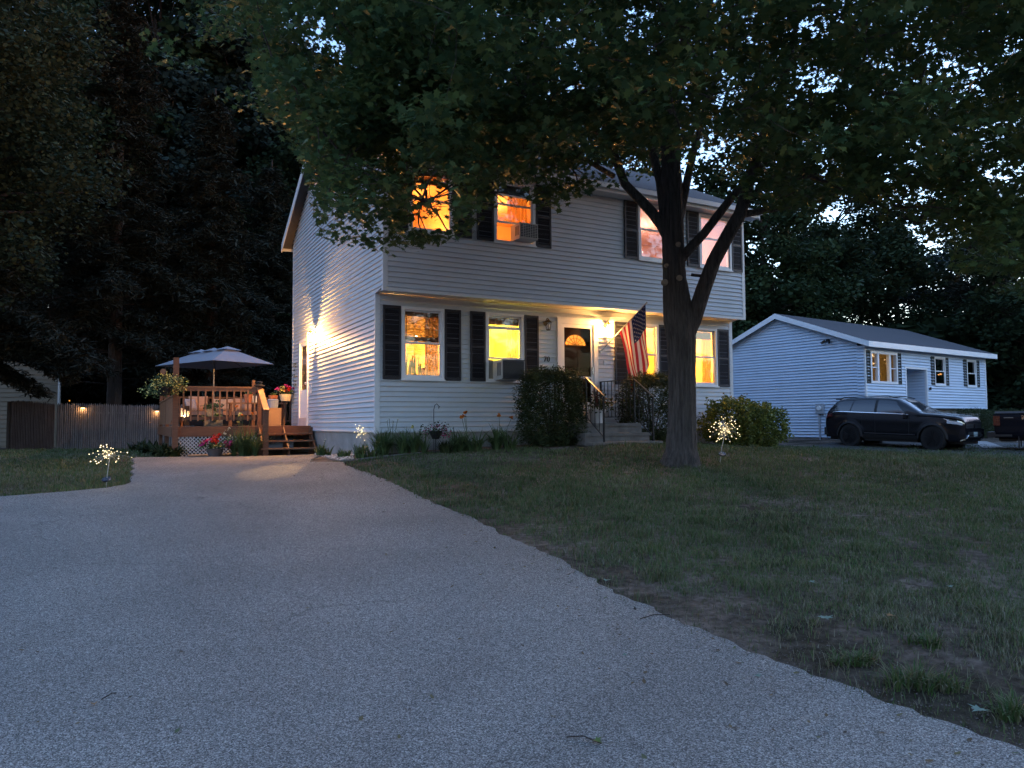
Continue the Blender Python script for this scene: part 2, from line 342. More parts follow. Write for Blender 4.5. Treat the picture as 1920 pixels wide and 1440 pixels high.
XL=[(-25,-20),(_le[0].y-.6,-20),(_le[0].y-.02,_le[0].x-1)]+sorted([(p.y,p.x) for p in _le])+[(18.9,_le[-1].x-.5)]
XR=np.array(XR); XL=np.array(XL); 
def xr(y): return np.interp(y,XR[:,0],XR[:,1])
def xl(y): return np.interp(y,XL[:,0],XL[:,1])
Ye=17.6
rows=np.concatenate([np.arange(-25,2,1.0),np.arange(2,Ye,.07),[Ye]]); ncol=44; Vd=[]
for y in rows:
    # the far edge follows the deck's front, a straight line along the house axis
    a=float(xl(y)); b=float(xr(y))+.02*math.sin(y*3.1)+.012*math.sin(y*9.7+1)+random.uniform(-.028,.028)+.02*math.sin(y*23)*math.sin(y*5.3); a+=.04*math.sin(y*5)
    for k in range(ncol+1):
        x=a+(b-a)*k/ncol; yy=y
        if y>14.5: yy=y+(x+8.3)*.16*(y-14.5)/3.1
        Vd.append((x,yy))
Vd=np.array(Vd); Zd=G(Vd[:,0],Vd[:,1])+.022
V3=np.column_stack([Vd,Zd]); nr=len(rows); idx=np.arange(nr*(ncol+1)).reshape(nr,ncol+1)
q=np.stack([idx[:-1,:-1],idx[:-1,1:],idx[1:,1:],idx[1:,:-1]],-1).reshape(-1,4).tolist(); vl=V3.tolist()
n0=len(vl)                                                 # thick edge down into the soil
for i in range(nr):
    for k in (0,ncol): p=V3[idx[i,k]]; vl.append((p[0]+(.02 if k else -.02),p[1],p[2]-.06))
for i in range(nr-1):
    q.append((int(idx[i,0]),int(idx[i+1,0]),n0+2*i+2,n0+2*i)); q.append((int(idx[i,ncol]),n0+2*i+1,n0+2*i+3,int(idx[i+1,ncol])))
q.append(tuple(int(v) for v in idx[-1])[::-1]+(n0+2*(nr-1),n0+2*(nr-1)+1)) if False else None
me=bpy.data.meshes.new('driveway'); me.from_pydata(vl,[],q); me.materials.append(ASPH); me.update()
o=bpy.data.objects.new('driveway',me); COL.objects.link(o); props(o,'worn grey aggregate asphalt driveway',None,kind='structure')
# neighbour's driveway: a strip running across on the right, with a paler concrete walk
def sheet(name,corners,m,label,lift=.02,n=14):
    a,b,c,d=[Vector(p[:2]+(0,)) if isinstance(p,tuple) else Vector((p.x,p.y,0)) for p in corners]; mb=MB(); vs=[];fs=[]
    for i in range(n+1):
        for j in range(n+1):
            p=(a.lerp(b,i/n)).lerp(d.lerp(c,i/n),j/n); vs.append((p.x,p.y,g(p.x,p.y)+lift))
    for i in range(n):
        for j in range(n): k=i*(n+1)+j; fs.append((k,k+1,k+n+2,k+n+1))
    mb.add(vs,fs); return solo(name,mb,m,label,None,kind='structure')
p1,p2=gp(1500,838),gp(2050,862); p3,p4=gp(2050,838),gp(1560,831)
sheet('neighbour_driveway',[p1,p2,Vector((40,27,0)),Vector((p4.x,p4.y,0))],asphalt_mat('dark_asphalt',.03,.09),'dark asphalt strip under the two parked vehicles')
sheet('concrete_walk',[gp(1822,829),gp(1850,829),gp(1890,843),gp(1845,842)],CONC,'pale concrete walk beyond the parked suv',lift=.035,n=6)

# ================================================================ MAIN HOUSE
YAW=math.radians(28.3); A0=Vector((-2.7533,14.7,0)); HF=Matrix.Translation(A0)@Matrix.Rotation(YAW,4,'Z'); HFi=HF.inverted()
Cl=HFi@Vector((0,0,0))
def Hs(px,py,t):      # photo pixel on the house plane t=const -> (s,z)
    d=(HFi.to_3x3()@Vector(ray(px,py))); k=(t-Cl.y)/d.y; return Cl.x+d.x*k, Cl.z+d.z*k
def Ht(px,py,s=0):
    d=(HFi.to_3x3()@Vector(ray(px,py))); k=(s-Cl.x)/d.x; return Cl.y+d.y*k, Cl.z+d.z*k
def hw(s,t,z=0): return HF@Vector((s,t,z))
def hg(s,t): p=hw(s,t); return g(p.x,p.y)
def siding(mb,P,x0,x1,z0,z1,openings=(),expo=.1035,proud=.021,xr=None,gf=.19):
    k=0
    while z0+k*expo<z1-1e-4:
        zb=z0+k*expo; ztf=zb+expo; zt=min(ztf,z1); k+=1; pr=proud*random.uniform(.85,1.15)
        gap=expo*gf; zg=zb+gap; cuts=sorted({zb,*([zg] if zg<zt else []),zt,*[z for o in openings for z in(o[2],o[3]) if zb<z<zt]})
        for ia in range(len(cuts)-1):
            za,zc=cuts[ia],cuts[ia+1]; zm=(za+zc)/2
            la,ra=xr(za) if xr else (x0,x1); lc,rc=xr(zc) if xr else (x0,x1)
            la,lc=max(la,x0),max(lc,x0); ra,rc=min(ra,x1),min(rc,x1)
            if ra-la<.02: continue
            segs=[(la,ra,lc,rc)]
            for o in sorted(openings):
                if o[2]<zm<o[3]:
                    a,b,c,d=segs.pop(); segs.append((a,o[0],c,o[0])); segs.append((o[1],b,o[1],d))
            oa=.004+pr*(ztf-za)/(expo-gap); oc=.004+pr*(ztf-zc)/(expo-gap)
            if zc<=zg+1e-6: oa=oc=0
            for a,b,c,d in segs:
                if b-a<.005: continue
                mb.quad(P(a,oa,za),P(b,oa,za),P(d,oc,zc),P(c,oc,zc))
                if abs(za-zg)<1e-6: mb.quad(P(a,0,za),P(b,0,za),P(b,oa,za),P(a,oa,za))
    return mb
house=Thing('garrison_house','two storey pale vinyl sided house with dark shutters and warm lit windows','house',(0,0,-.75),HF)
WL=[(.54,1.485,.905,2.42),(2.47,3.42,.905,2.42),(6.32,7.26,.905,2.42),(8.22,9.21,.905,2.42)]     # casings, lower front
WU=[(.51,1.505,3.86,5.25),(2.44,3.455,3.86,5.25),(6.30,7.30,3.86,5.25),(8.22,9.30,3.86,5.25)]
DOOR=(4.30,5.42,.22,2.40)
def inset(o,d=.05): return (o[0]+d,o[1]-d,o[2]+d,o[3]-d)
TW=5.30; OV=-.49; HW_=9.75; HD=7.96; SB=-.184; SO=2.66
house.part('front_wall_lower',siding(MB(),lambda x,o,z:(x,-o,z),.05,HW_-.05,SB,SO-.02,[inset(q,.03) for q in WL]+[(DOOR[0]+.03,DOOR[1]-.03,-.5,DOOR[3]-.03)]),SIDING)
house.part('front_wall_upper',siding(MB(),lambda x,o,z:(x,OV-o,z),.05,HW_-.05,SO+.03,TW,[inset(q,.03) for q in WU]),SIDING)
RT_=3.8; RZ=7.87; FE=(-.80,5.46); BE=(8.30,5.45); th=.12
sf=(RZ-FE[1])/(RT_-FE[0]); sb=(RZ-BE[1])/(BE[0]-RT_)
def gable(z):
    if z<SO: return (0,HD)
    zt=RZ-th-.02; return (max(OV,RT_-(zt-z)/sf),min(HD,RT_+(zt-z)/sb))
SD=(5.86,6.95,.16,2.38)   # side door unit
for s0,sg in ((0,-1),(HW_,1)):
    mb=siding(MB(),lambda x,o,z,s0=s0,sg=sg:(s0+sg*o,x,z),OV,HD,SB,RZ-th-.03,[(SD[0]+.03,SD[1]-.03,-.5,SD[3]-.03)] if sg<0 else [],xr=gable)
    house.part('side_wall',mb,SIDING)
house.part('rear_wall',MB().quad((0,HD,SB),(HW_,HD,SB),(HW_,HD,TW+.1),(0,HD,TW+.1)),SIDING)
mb=MB(); mb.box(.03,HW_-.03,.03,HD-.03,-1.3,SB-.004); house.part('foundation',mb,CONC)
mb=MB(); mb.box(.02,HW_-.02,OV+.02,-.002,SO-.006,SO+.024)      # grooved soffit below the overhang
k=.1
while k<HW_-.1: mb.box(k,k+.012,OV+.03,-.03,SO-.012,SO-.0065); k+=.1
house.part('overhang_soffit',mb,mat('soffit_panel',(.55,.53,.5),.5,.04))
for n,(a,b,c,d,e,f) in {'l':(-.016,.085,-.022,.06,SB-.01,SO-.014),'r':(HW_-.085,HW_+.016,-.022,.06,SB-.01,SO-.014),'ul':(-.016,.085,OV-.022,OV+.07,SO-.03,TW-.03),'ur':(HW_-.085,HW_+.016,OV-.022,OV+.07,SO-.03,TW-.03),'b':(-.018,.04,HD-.07,HD+.02,SB-.01,5.35)}.items():
    house.part('corner_board',MB().box(a,b,c,d,e,f),TRIM)
house.part('band_board',MB().box(-.012,HW_+.012,OV-.02,OV+.012,SO-.03,SO+.034),TRIM)
roof=MB(); E0=-.28; E1=HW_+.28
roof.prism([(FE[0],FE[1]),(RT_,RZ),(BE[0],BE[1]),(BE[0],BE[1]-th),(RT_,RZ-th),(FE[0],FE[1]-th)],E0,E1,lambda u,v,w_:(w_,u,v))
rf=house.part('roof',roof,SHING)
for e in (E0-.022,E1+.0025):
    mb=MB(); mb.prism([(FE[0]-.01,FE[1]-.02),(RT_,RZ-.02),(BE[0]+.01,BE[1]-.02),(BE[0]+.01,BE[1]-.24),(RT_,RZ-.25),(FE[0]-.01,FE[1]-.24)],e,e+.02,lambda u,v,w_:(w_,u,v))
    house.part('rake_board',mb,TRIM,parent=rf)
house.part('fascia',MB().box(E0,E1,FE[0]-.024,FE[0]-.003,FE[1]-.2,FE[1]-.012).box(E0,E1,BE[0]+.003,BE[0]+.024,BE[1]-.2,BE[1]-.012),TRIM,parent=rf)
house.part('eave_soffit',MB().box(E0+.01,E1-.01,FE[0]+.002,OV+.0,5.262,5.275),TRIM,parent=rf)
# gutter along the front eave
gt=MB().box(E0,E1,FE[0]-.115,FE[0]-.027,FE[1]-.13,FE[1]-.02); house.part('gutter',gt,TRIM,parent=rf)
mb=MB().box(6.6,7.2,3.3,3.95,7.3,8.45); house.part('chimney',mb,mat('brick_chimney',(.2,.09,.06),.9,.3,12,.5,30),parent=rf)

GL=glass_mat('window_glass',(.93,.95,.95),.03)
def window(o,y,meet=None,low=None,mesh=True,parent=None,T=house,trim=TRIM2,glass=GL,cw=.06):
    a,b,c,d=o; mb=MB(); y0=y-.045
    mb.box(a,a+cw,y0,y+.09,c,d).box(b-cw,b,y0,y+.09,c,d).box(a+cw,b-cw,y0,y+.09,d-cw,d).box(a+cw,b-cw,y0,y+.09,c,c+cw)
    mb.box(a-.012,a+.001,y0+.012,y+.02,c-.002,d+.002).box(b-.001,b+.012,y0+.012,y+.02,c-.002,d+.002)      # J channel lip
    mb.box(a-.02,b+.02,y0-.025,y0+.02,c-.02,c+.012)                       # sill nose
    wn=T.part('window',mb,trim)
    m=meet if meet else (c+d)/2; i0,i1=a+cw,b-cw; lo=low if low else c+cw; sw=.035
    for k,(z0,z1,yy) in enumerate([(m-.02,d-cw,y+.012),(lo,m+.02 if not low else low+ (m-(c+cw)),y-.022)]):
        if k==1 and low: z1=low+(d-c)/2-cw
        sa=MB(); sa.box(i0,i0+sw,yy,yy+.03,z0,z1).box(i1-sw,i1,yy,yy+.03,z0,z1).box(i0+sw,i1-sw,yy,yy+.03,z1-sw,z1).box(i0+sw,i1-sw,yy,yy+.03,z0,z0+sw*1.2)
        if k==1: sa.box(i0+.25,i0+.30,yy-.012,yy+.02,z1+.0005,z1+.012).box(i1-.30,i1-.25,yy-.012,yy+.02,z1+.0005,z1+.012)
        T.part('sash',sa,trim,parent=wn)
        T.part('pane',MB().box(i0+sw-.004,i1-sw+.004,yy+.012,yy+.016,z0+sw*1.2-.004,z1-sw+.004),glass,parent=wn)
    return wn
def shutter(a,b,c,d,y,T=house,m=SHUT,thk=.035):
    mb=MB(); st=.045; y1=y-.014; y0=y1-thk
    mb.box(a,a+st,y0,y1,c,d).box(b-st,b,y0,y1,c,d); mid=(c+d)/2-.04
    for z in (c,mid,d-.06): mb.box(a+st,b-st,y0+.001,y1,z,z+(.06 if z!=mid else .05))
    z=c+.07
    while z<d-.075:
        if not(mid-.02<z<mid+.05):
            mb.add([(a+st,y0+.003,z),(b-st,y0+.003,z),(b-st,y1-.004,z+.026),(a+st,y1-.004,z+.026),(a+st,y0+.003,z+.006),(b-st,y0+.003,z+.006),(b-st,y1-.004,z+.032),(a+st,y1-.004,z+.032)],[(0,1,2,3),(7,6,5,4),(0,4,5,1),(1,5,6,2),(2,6,7,3),(3,7,4,0)])
        z+=.031
    mb.box(a+st,b-st,y1-.004,y1-.001,c+.06,d-.06)
    return T.part('shutter',mb,m)
window(WL[0],0,1.675); window(WL[1],0,2.105,low=1.40); window(WL[2],0); window(WL[3],0)
window(WU[0],OV); window(WU[1],OV,4.72,low=4.30); window(WU[2],OV,4.63); window(WU[3],OV,4.63)
for a,b in [(.145,.525),(1.50,1.875),(2.095,2.455),(3.435,3.80),(5.92,6.305),(7.275,7.65),(7.83,8.205),(9.225,9.62)]: shutter(a,b,.905,2.42,0)
for a,b in [(.10,.495),(1.52,1.91),(2.035,2.425),(3.47,3.86),(5.89,6.285),(7.315,7.70),(7.82,8.205),(9.315,9.68)]: shutter(a,b,3.865,5.25,OV)

# --- front door with a storm door
a,b,c,d=DOOR; mb=MB(); mb.box(a,a+.11,-.05,.12,c-.24,d).box(b-.11,b,-.05,.12,c-.24,d).box(a+.11,b-.11,-.05,.12,d-.11,d)
mb.box(a-.03,b+.03,-.075,-.02,d+.001,d+.035); dr=house.part('door_frame',mb,TRIM2)
house.part('threshold',MB().box(a+.11,b-.11,-.07,.12,c-.24,c+.02),mat('painted_sill',(.5,.45,.42),.6,.1),parent=dr)
i0,i1=a+.115,b-.115; z0,z1=c+.03,d-.115
mb=MB().box(i0,i0+.075,-.03,.005,z0,z1).box(i1-.075,i1,-.03,.005,z0,z1).box(i0+.075,i1-.075,-.03,.005,z1-.08,z1).box(i0+.075,i1-.075,-.03,.005,z0,z0+.22).box(i0+.075,i1-.075,-.026,.001,1.02,1.07)
sd=house.part('storm_door',mb,TRIM2)
house.part('pane',MB().box(i0+.07,i1-.07,-.012,-.008,z0+.21,z1-.075),glass_mat('dark_screen',(.62,.58,.54),-.035),parent=sd)
house.part('door_handle',MB().box(i1-.055,i1-.02,-.06,-.0305,1.13,1.3).beam((i1-.1,-.065,1.22),(i1-.03,-.065,1.22),.018,.018),mat('brushed_steel',(.5,.5,.5),.3,metal=.9),parent=sd)
DM=mat('brown_door_paint',(.11,.06,.04),.45,.1,5)
cx,zc,R=(i0+i1)/2-.0,1.80,.30
mb=MB(); n=20     # door leaf with a half-round fanlight opening
arc=[(cx+R*math.cos(math.pi*k/n),zc+R*.88*math.sin(math.pi*k/n)) for k in range(n+1)]
mb.box(i0,i1,.06,.10,z0,zc); 
for k in range(n):
    (x1_,y1_),(x2_,y2_)=arc[k],arc[k+1]; mb.prism([(x1_,y1_),(x1_,z1),(x2_,z1),(x2_,y2_)],.06,.10,lambda u,v,w_:(u,w_,v))
mb.box(i0,cx-R,.06,.10,zc,z1).box(cx+R,i1,.06,.10,zc,z1)
for xx in (i0+.13,cx+.05):
    for za,zb in ((z0+.15,z0+.62),(z0+.75,zc-.12)): mb.box(xx,xx+.26,.05,.0605,za,zb)
dl=house.part('front_door',mb,DM)
mb=MB(); 
for k in range(1,7): aa=math.pi*k/7; mb.beam((cx,.07,zc),(cx+R*math.cos(aa),.07,zc+R*.88*math.sin(aa)),.010,.012)
for rr in (.33,.66,.97):
    pts=[(cx+R*rr*math.cos(math.pi*k/16),.07,zc+R*rr*.88*math.sin(math.pi*k/16)) for k in range(17)]; mb.tube(pts,.006,5)
mb.box(cx-R,cx+R,.055,.075,zc-.01,zc+.012)
house.part('fanlight',mb,mat('brass_caming',(.35,.25,.1),.4,metal=.6),parent=dl)
house.part('fanlight_glass',MB().prism(arc,.082,.086,lambda u,v,w_:(u,w_,v)),mat('textured_lit_glass',(.9,.78,.5),.3,.2,40,.6,60,transl=.9),parent=dl)
# --- side door
a,b,c,d=SD; P=lambda x,o,z:(-o,x,z)
mb=MB()
def sbox(mb,t0,t1,o0,o1,za,zb): return mb.box(-o1,-o0,t0,t1,za,zb)
sbox(mb,a,a+.09,-.1,.04,c-.2,d); sbox(mb,b-.09,b,-.1,.04,c-.2,d); sbox(mb,a+.09,b-.09,-.1,.04,d-.09,d)
sfm=house.part('side_door_frame',mb,TRIM2)
house.part('threshold',sbox(MB(),a+.09,b-.09,-.1,.05,c-.2,c+.02),MATS['painted_sill'],parent=sfm)
mb=MB(); sbox(mb,a+.095,a+.2,-.02,.02,c+.03,d-.095); sbox(mb,b-.2,b-.095,-.02,.02,c+.03,d-.095); sbox(mb,a+.2,b-.2,-.02,.02,d-.2,d-.095); sbox(mb,a+.2,b-.2,-.02,.02,c+.03,c+.8)
sd=house.part('side_door',mb,TRIM2)
house.part('pane',sbox(MB(),a+.19,b-.19,-.004,.002,c+.79,d-.19),mat('door_glass_dark',(.10,.08,.05),.15,spec=.8),parent=sd)
house.part('door_handle',MB().sphere((-.055,a+.16,1.12),.035,6).box(-.05,-.02,a+.145,a+.175,1.08,1.16),MATS['brushed_steel'],parent=sd)
# vent, outlet and pipe on the side wall
house.part('outlet_box',sbox(MB(),5.42,5.56,.012,.06,.82,1.02),TRIM)
# house number 70
def text(T,txt,size,M,m,name,ext=.006,parent=None):
    cu=bpy.data.curves.new(name,'FONT'); cu.body=txt; cu.size=size; cu.extrude=ext; cu.align_x='CENTER'; cu.align_y='CENTER'
    o=bpy.data.objects.new(name,cu); COL.objects.link(o); bpy.context.view_layer.update(); me=bpy.data.meshes.new_from_object(o.evaluated_get(bpy.context.evaluated_depsgraph_get())); bpy.data.objects.remove(o)
    me.transform(T.T@M); me.materials.clear(); me.materials.append(m); o=bpy.data.objects.new(name,me); COL.objects.link(o); o.parent=parent or T.e; return o
text(house,'70',.17,Matrix.Translation((4.02,-.024,1.44))@Matrix.Rotation(math.pi/2,4,'X'),BLACK,'house_number')

# ---------------------------------------------------------------- interior rooms
def room(s0,s1,t0,t1,z0,z1,wc,power,lcol,lp,fl=(.2,.12,.07),back=None):
    W=wallm('wall_paint_%02d'%len(MATS),wc)
    house.part('room_wall',MB().quad((s0,t0,z0),(s0,t1,z0),(s0,t1,z1),(s0,t0,z1)).quad((s1,t0,z0),(s1,t1,z0),(s1,t1,z1),(s1,t0,z1)).quad((s0,t1,z0),(s1,t1,z0),(s1,t1,z1),(s0,t1,z1)),W)
    house.part('room_ceiling',MB().quad((s0,t0,z1),(s1,t0,z1),(s1,t1,z1),(s0,t1,z1)),W)
    house.part('room_floor',MB().quad((s0,t0,z0),(s1,t0,z0),(s1,t1,z0),(s0,t1,z0)),mat('wood_floor_%02d'%len(MATS),fl,.5,.2,4))
    if power: house.light('room_light',lp,power,lcol,.12)
WARM=(1,.60,.22); YEL=(1,.78,.25); PNK=(1,.52,.36)
room(.06,2.1,.12,3.4,.25,2.6,(.78,.56,.25),27,(1,.57,.19),(1.1,1.9,2.05))
room(2.12,4.22,.12,3.0,.25,2.6,(.82,.75,.18),40,(1,.80,.30),(3.1,1.2,2.4))
room(4.24,5.6,.12,4.0,.25,2.6,(.6,.4,.2),70,(1,.62,.25),(4.9,2.4,2.3))
room(5.62,9.7,.12,4.0,.25,2.6,(.80,.58,.20),62,(1,.58,.18),(7.7,1.9,2.3))
room(.06,1.95,OV+.12,3.0,2.8,5.3,(.80,.46,.20),18,(1,.50,.14),(1.0,1.3,4.3))
room(1.97,5.0,OV+.12,3.0,2.8,5.3,(.80,.46,.20),20,(1,.50,.14),(3.2,1.3,4.7))
room(5.02,9.7,OV+.12,3.0,2.8,5.3,(.62,.42,.36),17,(1,.52,.38),(7.7,1.2,4.6))

house.light('room_light',(9.0,1.3,1.9),14,(1,.58,.18),.1); house.light('room_light',(8.9,.9,4.5),3,(1,.52,.38),.1)  # extra lights added to brighten the right-hand windows
# things seen in the windows
def curtain(s0,s1,z0,z1,t,lab,c=(.62,.42,.22),wv=9):
    mb=MB(); n=40; vs=[];fs=[]
    for i in range(n+1):
        x=s0+(s1-s0)*i/n; y=t+.03*math.sin(i/n*wv*2*math.pi/2)+.01*math.sin(i*1.7)
        vs+=[(x,y,z0),(x,y,z1)]
    for i in range(n): fs.append((2*i,2*i+2,2*i+3,2*i+1))
    mb.add(vs,fs); return solo('curtain',mb,mat('curtain_cloth_%.2f'%c[0],c,.9,.1,4,transl=.45),lab,'curtain',HF,smooth=True)
def shade(s0,s1,z0,z1,t,lab):
    T=Thing('bamboo_shade',lab,'window shade',((s0+s1)/2,t,z1),HF)
    mb=MB(); z=z0
    while z<z1: mb.box(s0,s1,t,t+.006,z,z+.009); z+=.0125+random.uniform(0,.003)
    x=s0+.01
    while x<s1: mb.box(x,x+.004,t-.003,t-.0005,z0,z1); x+=.028
    T.part('slat',mb,mat('bamboo_slats',(.20,.085,.035),.7,.35,20,transl=.3),kind=None)
    T.part('valance',MB().box(s0,s1,t-.03,t-.004,z1-.10,z1),mat('dark_bamboo',(.16,.06,.025),.7,.2,10)); T.part('hem',MB().box(s0,s1,t-.02,t+.02,z0-.06,z0+.03),MATS['dark_bamboo']); return T
shade(.61,1.42,1.78,2.34,.10,'half lowered bamboo shade in the lower left window behind a chandelier')
shade(2.54,3.35,2.24,2.35,.10,'rolled up bamboo shade at the top of the yellow lit window')
shade(.58,1.43,4.98,5.19,OV+.10,'rolled up bamboo shade in the upper left orange window')
curtain(1.12,1.43,.96,2.34,.14,'long tan curtain at the right side of the lower left window')
curtain(3.08,3.36,.96,2.34,.15,'pale curtain on the right inside the yellow lit window with air conditioner',(.70,.50,.22))
curtain(6.4,6.68,.96,2.34,.15,'tan curtain inside the lit window behind the flag')
curtain(8.85,9.16,.96,2.34,.15,'long tan curtain in the window right of the big tree trunk',(.8,.52,.24))
curtain(2.9,3.38,4.35,5.19,OV+.22,'thin orange curtain in the upper window with air conditioner',(.75,.38,.12))
solo('curtain_valance',MB().box(8.30,9.13,.10,.13,2.14,2.33),mat('brown_valance',(.25,.10,.04),.8,.1),'brown fabric valance across the top of the window right of the trunk','valance',HF)
solo('roller_blind',MB().box(2.5,3.4,OV+.10,OV+.106,4.98,5.19),SHUT,'dark roller blind at the top of the upper air conditioner window','blind',HF)
ch=Thing('chandelier','small chandelier with candle bulbs glowing in the lower left window','chandelier',(1.1,1.2,2.6),HF)
BULB=mat('warm_bulb_glow',(1,.75,.4),.4,emis=3,ecol=(1,.62,.25))
mb=MB().tube([(1.1,1.2,2.6),(1.1,1.2,1.85)],.012).sphere((1.1,1.2,1.85),.05)
bp_=[]
for k in range(5):
    aa=k*1.2566+.3; q=(1.1+.26*math.cos(aa),1.2+.26*math.sin(aa)); mb.tube([(1.1,1.2,1.84),((1.1+q[0])/2,(1.2+q[1])/2,1.78),(q[0],q[1],1.86)],.008); bp_.append(q)
ch.part('frame',mb,IRON)
for q in bp_: ch.part('bulb',MB().sphere((q[0],q[1],1.91),.028,6,1.6),BULB,smooth=True)
lm=Thing('table_lamp','bright bare bulb lamp cluster glowing in the upper left window','lamp',(1.0,1.0,3.9),HF)
lm.part('stand',MB().tube([(1.0,1.0,3.0),(1.0,1.0,4.12)],.015).lathe((1,1,2.98),[(.15,0),(.15,.03)]),IRON)
for dx,dz in ((-.08,.0),(.0,.04),(.09,.0)): lm.part('bulb',MB().sphere((1.0+dx,1.0,4.2+dz),.04,6,1.2),BULB,smooth=True)
sp=Thing('snake_plant','tall pointed snake plant on the sill of the lower left window','plant',(.85,.3,.9),HF)
V=[]
mb=MB()
for i in range(17):
    x=.62+i*.029+random.uniform(-.01,.01); y=.3+random.uniform(-.06,.06); h=random.uniform(.3,.62); l=random.uniform(-.10,.10); w_=.022
    mb.quad((x-w_*.7,y,.98),(x+w_*.7,y,.98),(x+w_+l*.5,y+.01,.98+h*.5),(x+l,y,.98+h),(x-w_+l*.5,y-.01,.98+h*.5))
sp.part('leaf',mb,mat('snake_plant_leaf',(.10,.14,.03),.5,.3,12,transl=.3)); sp.part('pot',MB().lathe((.85,.3,.86),[(.09,0),(.13,.12)]),TERRA)
ip=Thing('potted_plant','bushy green plant on the sill of the window right of the trunk','plant',(8.5,.3,.96),HF)
ip.part('foliage',mesh_np('foliage',leafV(balls([(8.42,.3,1.05),(8.5,.3,1.14)],.13,45),.06,OVAL,1),6,[STRAP]),None); ip.part('pot',MB().lathe((8.45,.3,.9),[(.06,0),(.08,.1)]),TERRA)
solo('cushion',MB().box(1.22,1.5,.5,.62,.95,1.2),mat('brown_cushion',(.3,.13,.06),.9,.2,20),'brown chair back seen low in the lower left window','chair',HF)
# ---------------------------------------------------------------- air conditioners
def ac(name,s0,s1,z0,z1,t0,t1,lab,grid):
    T=Thing('air_conditioner',lab,'air conditioner',((s0+s1)/2,(t0+t1)/2,z0),HF,group='window air conditioners')
    m=mat('ac_casing',(.42,.41,.38),.5,.08,6); T.part('casing',MB().box(s0,s1,t0,t1,z0,z1),m)
    mb=MB(); y=t0-.008
    if grid:
        mb.box(s0+.02,s1-.02,y,t0-.001,z0+.03,z1-.03)
    else: mb.box(s0+.02,s1-.02,y,t0-.001,z0+.02,z1-.02)
    gr=T.part('rear_grille',mb,mat('dark_condenser_grille',(.045,.047,.055),.5,.2,40))
    mb=MB()
    if grid:
        for k in range(1,7): x=s0+.02+(s1-s0-.04)*k/7; mb.box(x-.004,x+.004,y-.006,y-.001,z0+.03,z1-.03)
        for k in range(0,9): z=z0+.03+(z1-z0-.06)*k/8; mb.box(s0+.02,s1-.02,y-.010,y-.0065,z-.004,z+.004)
    else:
        for k in range(20): z=z0+.04+(z1-z0-.08)*k/19; mb.box(s0+.04,s1-.04,y-.006,y-.001,z-.003,z+.003)
        mb.box(s0,s1,t0-.02,t0-.001,z1-.015,z1+.0).box(s0,s1,t0-.02,t0-.001,z0,z0+.015)
    T.part('grille_guard',mb,m if grid else BLACK,parent=gr)
    mb=MB()
    for k in range(3): mb.box(s0-.004,s0-.0005,t0+.06+k*.06,t0+.09+k*.06,z0+.08,z1-.06)
    T.part('side_vent',mb,BLACK)
    return T
T=ac('ac',2.66,3.22,.94,1.36,-.42,.08,'boxy window air conditioner sticking out of the lower yellow lit window',False)
T.part('side_panel',MB().box(2.54,2.655,.0,.015,.97,1.38).box(3.225,3.35,.0,.015,.97,1.38),mat('accordion_panel',(.22,.22,.22),.6,.2,40,stretch=(12,1,1)))
T=ac('ac2',2.90,3.34,3.93,4.27,OV-.34,OV+.08,'small window air conditioner with gridded back in the upper orange window',True)

# ---------------------------------------------------------------- wall lanterns
LIT=mat('lit_lantern_glass',(1,.8,.5),.3,emis=8,ecol=(1,.66,.28))
def lantern(px,py,lab,lit,power=0,side=False,s=None,t=None,z=None):
    M=MB()
    if side: fr=HF@Matrix.Translation((0,t,z))@Matrix.Rotation(-math.pi/2,4,'Z')
    else: fr=HF@Matrix.Translation((s,0,z))
    T=Thing('wall_lantern',lab,'wall lantern',(0,0,-.15),fr,group='porch wall lanterns')
    T.part('wall_plate',MB().lathe((0,-.034,.02),[(.055,0),(.055,.025)],12,'y') ,mat('antique_brass',(.12,.08,.03),.4,metal=.7))
    mb=MB().tube([(0,-.03,.06),(0,-.08,.12),(0,-.13,.13),(0,-.15,.08)],.009); T.part('arm',mb,MATS['antique_brass'])
    c=(0,-.15,-.12)
    mb=MB().lathe((0,-.15,.03),[(.085,0),(.05,.035),(.02,.06),(.012,.085)],6).lathe((0,-.15,-.155),[(.035,0),(.06,.02)],6)
    for k in range(6):
        aa=k*math.pi/3; mb.beam((.05*math.cos(aa),-.15+.05*math.sin(aa),-.14),(.08*math.cos(aa),-.15+.08*math.sin(aa),.03),.008,.008)
    T.part('cage',mb,MATS['antique_brass'] if not lit else mat('lit_brass',(.3,.2,.08),.4,metal=.6))
    T.part('glass',MB().lathe((0,-.15,-.135),[(.045,0),(.072,.16)],6),glass_mat('lantern_glass',(.9,.9,.88),.05))
    T.part('bulb',MB().sphere((0,-.15,-.05),.032,6,1.4),LIT if lit else mat('unlit_bulb',(.6,.6,.6),.3),smooth=True)
    if power: T.light('lantern_light',(0,-.17,-.05),power,(1,.45,.115),.04)
    if side:
        l=bpy.data.lights.new('added_drive_spot','SPOT'); l.energy=150*LS; l.color=(1,.58,.24); l.spot_size=math.radians(11); l.spot_blend=.7; l.shadow_soft_size=.02  # narrow spot added to throw a warm oval onto the driveway
        o=bpy.data.objects.new('added_drive_spot',l); COL.objects.link(o); o.parent=T.e; q0=fr@Vector((0,-.22,-.10)); q1=gp(512,884)
        o.matrix_local=T.Wm.inverted()@Matrix.Translation(q0)@(q1-q0).to_track_quat('-Z','Y').to_matrix().to_4x4()
    return T
lantern(0,0,'unlit black wall lantern left of the front door above the house number',False,s=3.99,z=2.24)
lantern(0,0,'glowing brass wall lantern right of the front door beside the flagpole',True,85,s=5.66,z=2.28)
lantern(0,0,'glaring wall lantern above the side door by the deck',True,340,side=True,t=5.05,z=2.36)
